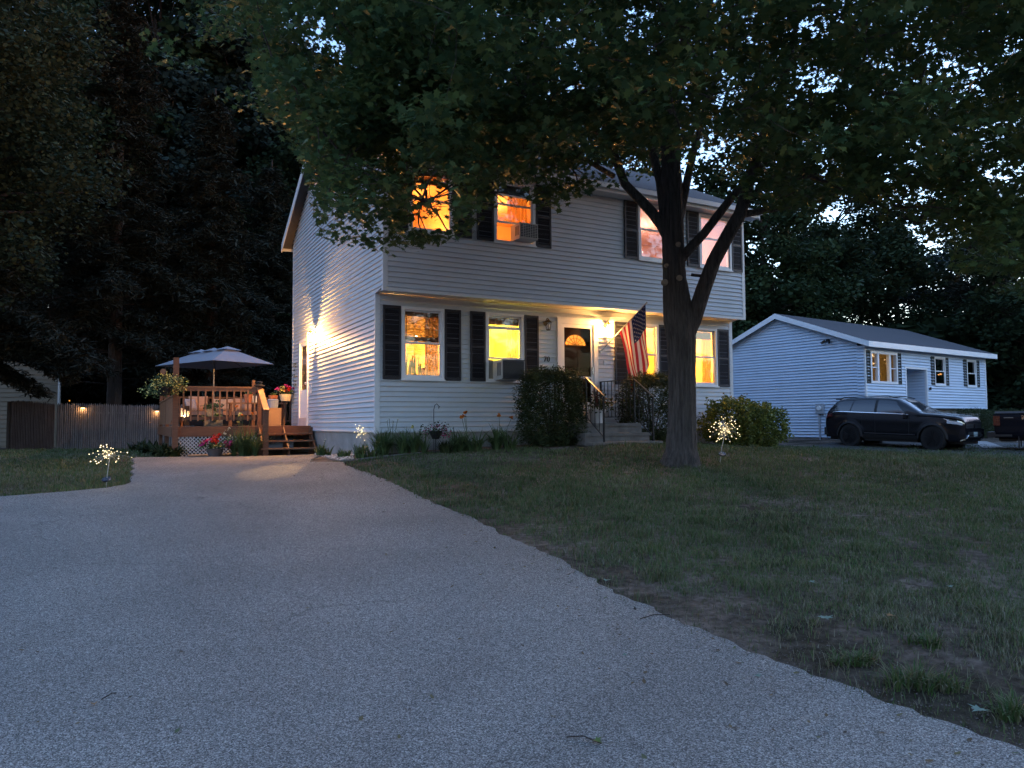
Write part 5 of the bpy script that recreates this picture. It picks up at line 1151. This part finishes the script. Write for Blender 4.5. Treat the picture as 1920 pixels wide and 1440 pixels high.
# ================================================================ BIG MAPLE
def Lp(l): return [at(*q[:3]) for q in l],[q[3]/2/F*q[2] for q in l]
mp=Thing('maple_tree','big forked maple tree with broad leafy crown in front of the house','tree',tuple(gp(1275,872)))
ty=12.7; tz=[(1275,880,ty,92),(1275,866,ty,80),(1277,845,ty,69),(1278,800,ty,62),(1279,740,ty,59),(1278,690,ty,60),(1277,640,ty,64),(1272,600,ty,66),(1268,560,ty,60),(1264,520,ty,50),(1262,470,ty,48),(1261,420,ty,47),(1260,370,ty,46),(1258,320,ty-.1,42),(1256,260,ty-.2,38),(1254,180,ty-.3,34),(1258,80,ty-.4,28),(1266,-60,ty-.6,22),(1280,-220,ty-.8,12)]
limbs=[tz,
 [(1283,640,ty,40),(1300,600,ty,40),(1318,545,ty-.1,38),(1338,490,ty-.2,36),(1365,440,ty-.3,34),(1388,400,ty-.4,33),(1402,350,ty-.5,28),(1420,290,ty-.8,25),(1450,210,ty-1.2,21),(1480,110,ty-1.6,17),(1510,-40,ty-2,10)],
 [(1262,470,ty,34),(1252,440,ty,34),(1240,420,ty,30),(1222,398,ty,27),(1198,372,ty-.1,25),(1172,345,ty-.3,22),(1155,300,ty-.5,21),(1140,250,ty-.8,19),(1120,190,ty-1.1,17),(1098,110,ty-1.5,14),(1070,0,ty-2,9)],
 [(1266,505,ty,30),(1274,488,ty,28),(1290,470,ty-.1,24),(1318,440,ty-.1,22),(1345,405,ty-.2,22),(1372,370,ty-.2,20),(1405,330,ty-.1,17),(1450,290,ty,14),(1540,240,ty+.4,9),(1640,180,ty+.6,6)],
 [(1376,425,ty-.35,24),(1392,402,ty-.4,19),(1440,394,ty-.2,16),(1500,384,ty,15),(1560,362,ty+.1,14),(1640,335,ty+.2,12),(1740,315,ty,9),(1830,330,ty-.4,6)],
 [(1260,450,ty,30),(1250,415,ty,28),(1246,400,ty,26),(1238,340,ty+.2,24),(1222,280,ty+.4,20),(1200,220,ty+.6,16),(1170,140,ty+1,12),(1130,30,ty+1.4,8)],
 [(1262,450,ty,28),(1276,400,ty+.1,22),(1290,330,ty+.4,20),(1304,270,ty+.7,17),(1330,180,ty+1.2,13),(1380,60,ty+1.8,8)],
 [(1150,330,ty-.5,14),(1100,300,ty-1.0,12),(1030,285,ty-1.6,10),(950,290,ty-2.1,8),(870,330,ty-2.5,6),(800,380,ty-2.8,4)],
 [(1145,270,ty-.8,14),(1080,215,ty-1.5,12),(980,175,ty-2.2,10),(860,165,ty-2.8,8),(740,210,ty-3.1,6),(650,300,ty-3.2,4)],
 [(1430,260,ty-1,14),(1500,200,ty-1.8,11),(1600,170,ty-2.6,9),(1720,180,ty-3.2,6)],
 [(1254,200,ty-.3,16),(1240,120,ty-1.5,14),(1230,60,ty-2.8,12),(1250,40,ty-4.0,9),(1280,90,ty-5,6)],
 [(1395,385,ty-.4,14),(1440,340,ty-1.2,12),(1520,330,ty-2,10),(1620,370,ty-2.4,7),(1720,420,ty-2.6,4)]]
mb=MB(); LP=[]
for i,l in enumerate(limbs):
    P_,R_=Lp(l); R_=[r*(.83 if i==0 else .76) for r in R_]
    if i==0:
        # fluted trunk: resample finely with ridged bark
        Pf=[];Rf=[]
        for k in range(len(P_)-1):
            for u in np.linspace(0,1,20)[:-1]: Pf.append(P_[k].lerp(P_[k+1],u)); Rf.append(R_[k]+(R_[k+1]-R_[k])*u)
        P_,R_=Pf+[P_[-1]],Rf+[R_[-1]]; n=170; vs=[];fs=[]
        ph=[random.uniform(0,6.28) for _ in range(8)]
        for k,(p,r) in enumerate(zip(P_,R_)):
            zz=p.z
            for j in range(n):
                a=2*math.pi*j/n; f=1+.030*math.sin(a*5+ph[0]+zz*.5)+.022*math.sin(a*11+ph[1]+zz*1.1)+.035*abs(math.sin(a*13+1.3*math.sin(zz*2.6+ph[2])+.8*math.sin(zz*7.3+a*3)))**.6+.03*abs(math.sin(a*21+1.7*math.sin(zz*3.1+ph[3])+.9*math.sin(zz*9+a*5+ph[5])))**.6+.012*math.sin(zz*31+a*17)-.035
                if zz<-.45: f+=.16*max(0,math.sin(a*5+ph[4]))*min(1,(-.45-zz)/.3)
                vs.append((p.x+r*f*math.cos(a),p.y+r*f*math.sin(a),p.z))
        for k in range(len(P_)-1):
            for j in range(n): a=k*n+j;b=k*n+(j+1)%n; fs.append((a,b,b+n,a+n))
        mb.add(vs,fs)
    else: mb.tube(P_,R_,12,bark=.03)
    for k,(p,r) in enumerate(zip(P_,R_)):
        if r<.16: LP.append(p)
mb.tube([at(1296,515,ty),at(1320,518,ty-.1)],.028,6)
mp.part('trunk',mb,BARK,smooth=True)
mb=MB()
for px,py,r in ((1272,458,.042),(1274,521,.05),(1247,529,.05),(1250,497,.03)):
    p=at(px,py,ty-.21); mb=MB(); mb.lathe((p.x,p.y,p.z),[(r*1.2,.06),(r,-.015),(r*.8,-.02)],12,'y'); mp.part('pruned_knot',mb,CUTW)

LPn=np.array([tuple(p) for p in LP])
# lower silhouette of the crown, as height over the horizontal angle from the viewer's side of the tree
bx=[-200,440,560,600,640,700,760,860,900,960,1040,1100,1180,1240,1330,1400,1450,1520,1600,1700,1800,1920,2300]
by=[150,190,260,430,455,470,475,440,395,395,385,350,330,330,330,350,385,400,405,425,490,590,700]
def ok(P,soft=0):
    px,py=proj(P); w_=((px>772)&(px<850)&(py>325)&(py<432))|((px>928)&(px<1000)&(py>345)&(py<460)); return (py<np.interp(px,bx,by)+soft)&(~w_|(np.sin(px*12.9+py*7.3)>.80))
def crown_ok(P,soft=0):
    m=ok(P,soft); L=P-np.array(A0); u=np.array([math.cos(YAW),math.sin(YAW),0]); v=np.array([-math.sin(YAW),math.cos(YAW),0]); s_=L@u; t_=L@v
    inside=(s_>-.6)&(s_<HW_+.6)&(t_>OV-.25)&(P[:,2]<np.where(t_<RT_,5.46+(t_+.8)*sf,RZ)+.35)
    side_=(s_<-.0)&(s_>-.8)&(t_>OV-1)&(t_<HD+.5)&(P[:,2]<5.5)
    return m&~inside&~side_
cand=[]
nB=0; C0=np.array([2.6,11.6,6.6]); R0_=np.array([8.2,7.4,5.6])
cand=RNG.uniform(-1,1,(20000,3)); rr=np.linalg.norm(cand,axis=1); cand=cand[(rr<1)&(rr>.30)]; tips=cand*R0_+C0
tips=tips[tips[:,2]>1.4]; tips=tips[crown_ok(tips)]
def lowpass(T,band=150,pmin=.10):      # the skirt of the crown thins out into separate sprays
    px,py=proj(T); dd=np.interp(px,bx,by)-py; wob=np.sin(px*.021+1)*35+np.sin(px*.053)*22
    pr=np.clip((dd+wob)/band,pmin,1)
    return RNG.uniform(0,1,len(T))<pr
tips=tips[lowpass(tips)]
px,py=proj(tips); tips=tips[RNG.uniform(0,1,len(tips))<np.clip((px-330)/220,.06,1)]
# holes where the photograph shows clear patches of sky
px,py=proj(tips); hole=np.zeros(len(tips),bool)
for hx,hy,rx_,ry_,pr_ in ((650,45,50,30,.5),(880,215,50,40,.35),(1540,230,70,70,.62),(1790,150,90,35,.7),(1600,210,60,60,.5),(1710,280,60,25,.6),(1480,170,40,50,.5),(1500,320,60,30,.6),(1750,450,90,50,.8),(1420,410,50,30,.6),(600,120,40,30,.4)):
    hole|=(((px-hx)/rx_)**2+((py-hy)/ry_)**2<1)&(RNG.uniform(0,1,len(tips))<pr_)
tips=tips[~hole][:3000]
extra=[]   # the low drooping sprays left of the trunk, seen against the siding and the orange window
for px,py,Y in [(600,300,11.2),(640,340,11),(610,395,11),(650,400,10.8),(700,395,10.7),(660,440,10.8),(720,330,10.6),(740,420,10.6),(770,300,10.6),(760,455,10.7),(800,440,10.6),(830,430,10.7),(800,345,10.5),(840,350,10.7),(870,340,10.9),(690,290,10.8),(950,375,10.4),(975,385,10.4),(1000,365,10.6),(1040,360,10.8),(640,235,10.8),(700,230,10.5),(905,360,10.7),(590,430,11),(710,455,10.9),(1080,360,11),(560,230,10.5),(520,150,10.2)]:
    for _ in range(2): extra.append(tuple(at(px+random.uniform(-12,12),py+random.uniform(-10,10),Y+random.uniform(-.5,.5))))
for _ in range(170):
    px=random.uniform(1420,2150); Y=random.uniform(8.5,13.5); lim=float(np.interp(px,bx,by)); py=lim-5-200*random.random()**.7; extra.append(tuple(at(px,py,Y)))
for _ in range(150):
    px=random.uniform(540,1250); Y=random.uniform(8.2,12.0); lim=float(np.interp(px,bx,by)); py=random.uniform(lim-190,lim-60); q=at(px,py,Y); extra.append(tuple(q))
for _ in range(110):
    extra.append(tuple(at(random.uniform(640,900),random.uniform(150,300),random.uniform(9.4,12.2))))
for _ in range(80):
    extra.append(tuple(at(random.uniform(660,860),random.uniform(10,150),random.uniform(8.5,12.5))))
tips=np.vstack([tips,np.array(extra)])
od=np.argsort(np.array([np.linalg.norm(LPn-t,axis=1).min() for t in tips])); tips=tips[od]
nodes=np.zeros((len(LPn)+len(tips)+1,3)); nodes[:len(LPn)]=LPn; nlev=np.zeros(len(nodes)); ncost=np.zeros(len(nodes)); nn=len(LPn)
tw=MB(); cents=[]
for i,tpt in enumerate(tips):
    NN=nodes[:nn]; d=NN-tpt; dist=np.linalg.norm(d,axis=1)+np.maximum(0,NN[:,2]-tpt[2]-.3)*1.2+ncost[:nn]; j=int(np.argmin(dist)); a=Vector(NN[j]); e=Vector(tpt); rad=max(.004,.020*(1-.25*nlev[j])); nodes[nn]=tpt; nlev[nn]=nlev[j]+1; ncost[nn]=.25*nlev[nn]; nn+=1
    L0=(e-a).length; m_=a.lerp(e,.5)+Vector((random.uniform(-.12,.12),random.uniform(-.12,.12),random.uniform(0,.16)))*L0
    tw.tube([a,m_,e],[rad,rad*.7,rad*.4],4,cap=False)
    L_=(e-a).length; nc=3 if L_>1.2 else 2
    for k in range(nc): u=1-.22*k/max(.8,L_)*1.4; q=a.lerp(e,max(.3,u)); cents.append((q.x+random.gauss(0,.12),q.y+random.gauss(0,.12),q.z+random.gauss(0,.10)))
    cents.append((e.x,e.y,e.z))
cents=np.array(cents); cents=cents[crown_ok(cents)]
# boughs hanging low on the right and the near overhead shade
mp.part('branch',tw,BARK)
P=balls(cents,.36,25,.36); P=P[crown_ok(P,28)]
px,py=proj(P); thin=((px<775)&(py>285))|((px>1440)&(py>np.interp(px,bx,by)-130)); P=P[~thin|(RNG.uniform(0,1,len(P))<np.where(px>1400,.8,.52))]
me=mesh_np('foliage',leafV(P,.098,MAPLE,.6,.38,down=.45),16,[LEAF]); mp.part('foliage',me,None)
print('maple leaves',len(P),'tips',len(tips))

# ================================================================ BACKGROUND TREES
def conifer(lab,px,Y,H,R,z0=2.5,n=14000,m=NEED,name='conifer_tree',cat='tree',bare=True,lean=0,trunk=.28,lsz=.42,group='trees behind the houses and fence',bx_=None):
    p=at(px,800,Y) if bx_ is None else Vector(bx_); base=Vector((p.x,p.y,g(p.x,p.y))); T=Thing(name,lab,cat,tuple(base),group=group)
    mb=MB(); mb.tube([base-Vector((0,0,.1)),base+Vector((0,0,H*.3)),base+Vector((lean,0,H*.7)),base+Vector((lean,0,H))],[trunk*1.15,trunk*.85,trunk*.45,.03],12,bark=.04)
    zs=np.arange(z0,H-.5,.34); cs=[]; dirs=[]
    for z in zs:
        f=1-(z-z0)/(H-z0); Rz=R*(f**.75)*(.75+.25*math.sin(z*2.1)); nb_=5+int(4*f)
        for k in range(nb_):
            a=random.uniform(0,6.283); Lb=Rz*random.uniform(.65,1.12)+.25; e=base+Vector((math.cos(a)*Lb,math.sin(a)*Lb,z-.18*Lb+.08*Lb*f)); s0=base+Vector((0,0,z))
            if random.random()<.35: mb.tube([s0,s0.lerp(e,.5)+Vector((0,0,.12*Lb)),e],[.04,.025,.008],4,cap=False)
            m2=int(4+Lb*5)
            for u in np.linspace(.18,1,m2): q=s0.lerp(e,u)+Vector((0,0,.14*Lb*math.sin(u*3.14))); cs.append((q.x,q.y,q.z))
    if bare:
        for z in np.arange(z0-1.4,z0+.2,.22): a=random.uniform(0,6.28); Lb=random.uniform(.8,2.6); mb.tube([base+Vector((0,0,z)),base+Vector((math.cos(a)*Lb*.5,math.sin(a)*Lb*.5,z+.1)),base+Vector((math.cos(a)*Lb,math.sin(a)*Lb,z-.1))],[.03,.02,.006],4,cap=False)
    T.part('trunk',mb,BARK2)
    cs=np.array(cs); per=max(2,int(n/len(cs))); P=balls(cs,.34,per,.6)
    T.part('foliage',mesh_np('foliage',leafV(P,lsz,[(0,-.1,0),(.09,.25,.02),(.05,.8,-.12),(-.05,.8,-.12),(-.09,.25,.02)],.5,.4,down=.55),5,[m]),None); return T
def broad(lab,px,Y,H,R,zlow=3,n=16000,m=LEAFB,lsz=.30,name='broadleaf_tree',dens=90,x=None,trunk=.3,group='trees behind the houses and fence',blob=1.0):
    p=at(px,800,Y); base=Vector((p.x,p.y,g(p.x,p.y))); T=Thing(name,lab,'tree',tuple(base),group=group); mb=MB()
    mb.tube([base-Vector((0,0,.1)),base+Vector((.1,0,H*.4)),base+Vector((-.1,.1,H*.75))],[trunk,trunk*.75,trunk*.3],10,bark=.04)
    cs=[]
    for k in range(dens):
        while True:
            d=Vector((random.uniform(-1,1),random.uniform(-1,1),random.uniform(-1,1)))
            if .35<d.length<1: break
        c=base+Vector((d.x*R,d.y*R,(zlow+H)/2+d.z*(H-zlow)/2)); cs.append(tuple(c))
        if k%3==0:
            s0=base+Vector((0,0,max(zlow*.8,min(H*.7,c.z-base.z-1.5)))); mb.tube([s0,s0.lerp(c,.5)+Vector((0,0,.3)),c],[trunk*.3,trunk*.18,.02],5,cap=False)
    T.part('trunk',mb,BARK2); P=balls(cs,1.15*blob*R/4.5,n//dens,.7)
    T.part('foliage',mesh_np('foliage',leafV(P,lsz,[(0,-.5),(.34,-.12),(.2,.3),(0,.5),(-.3,.18),(-.28,-.2)],.8,.35),6,[m]),None); return T
conifer('tall dark conifer with bare lower trunk just behind the picket fence',213,31,21,4.0,z0=4.1,n=60000,lsz=.3)
conifer('dark conifer behind the patio umbrella',395,34,17,3.8,z0=2.0,n=50000,lsz=.32)
conifer('dark conifer between the umbrella and the house corner',505,38,15,3.6,z0=1.4,n=40000,lsz=.34)
conifer('dark slim conifer behind the beige house roof',95,39,20,3.8,z0=3,n=18000)
conifer('dense dark conifer deep behind the fence and trunk',300,42,22,4.4,z0=2.0,n=22000)
conifer('low conifer with drooping boughs at the far left over the beige house',-75,24,9.5,5.2,z0=2.3,n=90000,m=NEED,bare=False,lsz=.26)
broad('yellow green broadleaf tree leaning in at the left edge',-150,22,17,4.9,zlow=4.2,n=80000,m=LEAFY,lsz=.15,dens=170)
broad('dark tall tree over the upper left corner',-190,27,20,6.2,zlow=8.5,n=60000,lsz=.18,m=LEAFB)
broad('bluish tall oak behind the conifers left of the house roof',455,45,27,6.0,zlow=9.5,n=26000,m=NEEDB,lsz=.34,dens=110)
broad('tall dark tree behind the left roof slope',600,44,25,5.0,zlow=6,n=15000,dens=70)
broad('dark tree directly behind the house chimney side',760,48,23,5.5,zlow=6,n=13000,dens=60)
broad('wide tree behind the middle of the house roof',930,50,24,6,zlow=6,n=14000,dens=65)
broad('tall tree behind the house left of the big maple trunk',1110,50,26,6,zlow=6,n=17000,dens=75)
broad('tree behind the house right of the big maple trunk',1290,52,24,6,zlow=4,n=17000,dens=75)
broad('bright green tree between the two houses',1440,48,19,5.2,zlow=1.5,n=34000,dens=90,m=mat('fresh_green_leaf',(.045,.085,.03),.7,.25,.4,island=[(.018,.035,.018),(.027,.052,.022),(.035,.06,.027)],transl=.2,spec=.15))
broad('dark rounded tree behind the neighbour roof ridge',1560,54,21,5.8,zlow=1,n=34000,dens=90)
broad('dark tree behind the right half of the neighbour roof',1690,56,18.5,5.8,zlow=1,n=26000,dens=85)
broad('pale tree beyond the neighbour house right corner',1800,60,17.5,5.6,zlow=1,n=24000,dens=85,m=NEEDB)
conifer('dark conifer beyond the right end of the neighbour house',1870,50,17,4.8,z0=.6,n=26000,bare=False)
broad('low dark tree behind the parked pickup',1975,44,14,4.6,zlow=.6,n=16000,dens=80)
broad('distant tree seen between the maple boughs on the right',1620,70,20,6,zlow=3,n=10000,dens=55)
broad('distant dark tree at the right edge',1960,66,21,6,zlow=2,n=12000,dens=60)
broad('dense black green tree deep behind the left conifers',150,47,29,7.5,zlow=1,n=42000,lsz=.5,dens=150)
broad('dense black green tree deep behind the umbrella',330,49,29,7.5,zlow=1,n=42000,lsz=.5,dens=150)
broad('dense dark tree deep behind the left corner of the house',520,50,22,6,zlow=1,n=30000,lsz=.5,dens=120)
broad('tall dark tree beyond the upper left sky gap',285,44,34,6,zlow=12,n=26000,lsz=.4,dens=90)
# far wood; the unseen part behind the camera is added to darken reflections
n=130000; th_=RNG.uniform(-1.0,1.1,n)*1.0; th_[:66000]=RNG.uniform(1.1,5.28,66000); rad_=RNG.uniform(62,76,n); hh=RNG.uniform(0,1,n)**.8*(8+2.5*np.sin(th_*23)+1.5*np.sin(th_*51)+np.where(th_<-.25,7,0))-1
hh[100000:]=RNG.uniform(-1.2,6.5,30000); rad_[100000:]=RNG.uniform(55,60,30000); th_[100000:]=RNG.uniform(-.75,.85,30000)
P=np.column_stack([np.sin(th_)*rad_,np.cos(th_)*rad_,hh]); me=mesh_np('far_wood',leafV(P,1.0,DIAM,1.0,.4),4,[LEAFB]); o=solo('far_wood',me,None,'dark far wood behind the houses with an unseen ring added behind the camera','wood',kind='stuff')

# ================================================================ GRASS
def ingrass(x,y):
    ok_=((x>xr(y)+.03-np.random.default_rng(5).exponential(.045,len(x)))|(x<xl(y)-.04+np.random.default_rng(6).exponential(.03,len(x))))|(y>17.7)
    L=np.column_stack([x,y])-np.array([A0.x,A0.y]); u=np.array([math.cos(YAW),math.sin(YAW)]); v=np.array([-math.sin(YAW),math.cos(YAW)]); s_=L@u; t_=L@v
    ok_&=~((s_>-3.6)&(s_<HW_)&(t_>-.1)&(t_<13)); ok_&=~((s_>-1.6)&(s_<.2)&(t_>3.6)); ok_&=~((s_>3.0)&(s_<6.9)&(t_>-2.0)&(t_<0))
    bp=np.array([(p.x,p.y) for p in bedpts]); bl=bp-np.array([A0.x,A0.y]); bs=bl@u; bt=bl@v; od=np.argsort(bs); edge=np.interp(s_,bs[od],bt[od]); ok_&=~((s_>-3)&(s_<3.2)&(t_>edge)&(s_>bs.min())); return ok_
def vnoise(x,y,s,seed):
    r=np.random.default_rng(seed); o_=np.zeros_like(x)
    for k in range(7): a=r.uniform(0,6.28); f=s*r.uniform(.6,1.7); o_+=np.sin((x*math.cos(a)+y*math.sin(a))*f+r.uniform(0,6.28))
    return o_/7
N0=620000; yb=np.exp(RNG.uniform(math.log(2.4),math.log(27),N0)); xb=RNG.uniform(-.80,.80,N0)*yb+RNG.uniform(-.8,.8,N0)
k_=ingrass(xb,yb); xb,yb=xb[k_],yb[k_]
n1=vnoise(xb,yb,2.6,3)+.9*vnoise(xb,yb,8,4)+.5*vnoise(xb,yb,21,5); edge=xb-xr(yb); near=(edge>0)&(edge<3.5)&(yb<8.5)
bare=.50-1.25*n1-np.where(near,.62*np.clip(1-edge/(.5+.35*np.maximum(0,6.5-yb)),-.4,1),0)-np.where((yb<7.5)&(xb>0),.36*np.clip((7.5-yb)/3,0,1),0)
prob=np.clip(.40+bare,0.07,1); prob=np.where(yb>9,np.clip(prob+.25,0,1),prob); k_=RNG.uniform(0,1,len(xb))<prob; xb,yb=xb[k_],yb[k_]; zb=G(xb,yb); n=len(xb)
hgt=RNG.uniform(.025,.062,n)*(1+.35*vnoise(xb,yb,1.3,8))*np.where(yb>9,1.15,1)*(.75+1.1*np.clip(vnoise(xb,yb,11,21)*1.6,0,1)); ww=np.maximum(.0022,.00042*yb)*RNG.uniform(.8,1.3,n)
a=RNG.uniform(0,6.283,n); ln=RNG.uniform(.2,1.1,n); dx,dy=np.cos(a),np.sin(a); sx,sy=-dy,dx
def gv(h,l,wf): return np.stack([xb+dx*hgt*l*ln+sx*ww*wf,yb+dy*hgt*l*ln+sy*ww*wf,zb+hgt*h],-1)
V=np.stack([gv(-.1,0,-1),gv(-.1,0,1),gv(.6,.35,.8),gv(1,1,0),gv(.6,.35,-.8)],1).reshape(-1,3)
GR=mat('lawn_grass_blades',(.06,.09,.03),.6,.3,.5,island=[(.036,.074,.022),(.054,.098,.03),(.07,.108,.036),(.088,.108,.045),(.12,.12,.065),(.17,.155,.10)],transl=.25,spec=.2)
dryp=np.clip(.02+.55*np.clip((8.5-yb)/5,0,1)+.8*vnoise(xb,yb,1.7,31),0.03,.85); dm=RNG.uniform(0,1,n)<dryp; V5=V.reshape(n,5,3)
me=mesh_np('lawn_grass',V5[~dm].reshape(-1,3),5,[GR],tri=[(0,1,2,4),(4,2,3)]); solo('lawn_grass',me,None,'short patchy green lawn grass around the driveway and trees','grass',kind='stuff')
GD=mat('dry_grass_blades',(.12,.11,.07),.7,.3,.5,island=[(.055,.068,.034),(.08,.085,.05),(.11,.105,.065),(.15,.14,.095),(.20,.185,.135)],transl=.2,spec=.15)
me=mesh_np('dry_grass',V5[dm].reshape(-1,3),5,[GD],tri=[(0,1,2,4),(4,2,3)]); solo('dry_grass',me,None,'dry straw coloured grass thinning out toward the driveway edge','grass',kind='stuff')
print('grass',n)
nc=4500; yy=np.exp(RNG.uniform(math.log(2.6),math.log(9),nc)); off=np.abs(RNG.normal(0,.38,nc))+.01; xx=xr(yy)+off; k_=RNG.uniform(0,1,nc)<.9; far_=RNG.uniform(0,1,nc)<.35; xx=np.where(far_,xx+RNG.uniform(0,3.2,nc),xx)
zz=G(xx,yy); r_=RNG.uniform(.002,.007,nc); oct_=np.array([(1,0,0),(0,1,0),(-1,0,0),(0,-1,0),(0,0,.8),(0,0,-.5)])
ang_=RNG.uniform(0,6.28,nc); ca,sa=np.cos(ang_),np.sin(ang_); V=np.stack([np.stack([xx+r_*(o_[0]*ca-o_[1]*sa)*s1,yy+r_*(o_[0]*sa+o_[1]*ca),zz+.002+r_*(o_[2])],-1) for o_ in oct_ for s1 in (1.0,)],1).reshape(-1,3)
me=mesh_np('soil_crumbs',V,6,[mat('soil_crumb',(.2,.15,.12),.95,.2,5,island=[(.05,.04,.032),(.08,.065,.055),(.11,.09,.08),(.15,.13,.12)])],tri=[(0,1,4),(1,2,4),(2,3,4),(3,0,4),(1,0,5),(2,1,5),(3,2,5),(0,3,5)]); solo('soil_crumbs',me,None,'loose crumbs of soil and grit along the driveway edge','soil',kind='stuff')
nl=420; yy=np.exp(RNG.uniform(math.log(2.8),math.log(17),nl)); xx=np.where(RNG.uniform(0,1,nl)<.6,xr(yy)-np.abs(RNG.normal(0,.5,nl)),RNG.uniform(-.72,.6,nl)*yy); k_=xx<xr(yy)-.02; xx,yy=xx[k_],yy[k_]
me=mesh_np('leaf_litter',leafV(np.column_stack([xx,yy,G(xx,yy)+.032]),.028,OVAL,.25,.6),6,[mat('dry_leaf_litter',(.12,.08,.04),.8,.2,5,island=[(.03,.022,.015),(.08,.05,.025),(.14,.10,.05),(.07,.09,.04)])]); solo('leaf_litter',me,None,'scattered tiny leaf and bark scraps on the driveway','leaf litter',kind='stuff')
for px,py,L_,lab in ((1690,1285,.15,'dark grass tuft standing in the bare dirt near the driveway edge'),(1762,1292,.12,'smaller grass tuft right of the dark tuft in the dirt'),(1900,1345,.13,'green weed tuft at the lower right edge of the lawn'),(1600,1245,.10,'low grass tuft in the dirt strip by the driveway'),(1740,1212,.11,'grass tuft in the sparse lawn above the dirt strip')):
    p=gp(px,py); T=Thing('grass_tuft',lab,'grass tuft',tuple(p),group='grass tufts in the bare soil'); V=np.concatenate([strapV(p+Vector((random.gauss(0,.05),random.gauss(0,.03),0)),16,L_,.006,1.0) for _ in range(9)]); T.part('blade',straps_mesh('blade',V,GR),None)
# a few fallen leaves and twigs
fm=mat('fallen_pale_leaf',(.12,.18,.14),.7,.2,20); fm2=mat('fallen_brown_leaf',(.25,.13,.05),.7,.2,20)
for k,(px,py,sz,m_,lab) in enumerate([(1138,1095,.07,fm,'pale green fallen leaf at the driveway edge'),(1548,1176,.10,fm,'largest pale fallen maple leaf on the right lawn'),(1520,1106,.07,fm,'small pale fallen leaf in the mid lawn'),(1838,1355,.08,fm,'pale fallen leaf near the lower right dirt edge'),(1172,1239,.035,fm,'tiny white fallen leaf on the driveway centre'),(176,1331,.035,fm2,'small orange brown leaf on the lower left driveway'),(1421,1279,.045,fm,'dark green fallen leaf on the right side of the driveway'),(1118,1402,.05,mat('fallen_green_leaf',(.08,.12,.03),.6),'small green leaf on a twig near the bottom of the driveway'),(1670,1172,.06,fm2,'dry curled leaf lying on the right lawn'),(1780,1115,.06,fm,'pale upturned leaf on the far right lawn')]):
    p=gp(px,py); a=random.uniform(0,6.28); V=[(p.x+sz*(x*math.cos(a)-y*math.sin(a))*1.0,p.y+sz*(x*math.sin(a)+y*math.cos(a)),p.z+.03+.02*abs(x)+(.03 if px>1300 and px!=1421 else 0)) for x,y in MAPLE]
    mb=MB().quad(*V); solo('fallen_leaf',mb,m_,lab,'leaf',group='fallen leaves',base=tuple(p))
for (x0_,y0_,x1_,y1_,lab) in [(1062,1394,1128,1406,'curved dark twig at the bottom of the driveway'),(1200,1168,1256,1160,'thin dark twig near the right driveway edge'),(190,1322,218,1310,'short twig beside the brown leaf on the driveway')]:
    p,q=gp(x0_,y0_),gp(x1_,y1_); m_=p.lerp(q,.5)+Vector((0,.03,.0)); solo('twig',MB().tube([p+Vector((0,0,.028)),m_+Vector((0,0,.034)),q+Vector((0,0,.028))],.003,5),BARK2,lab,'twig',group='twigs on the driveway')
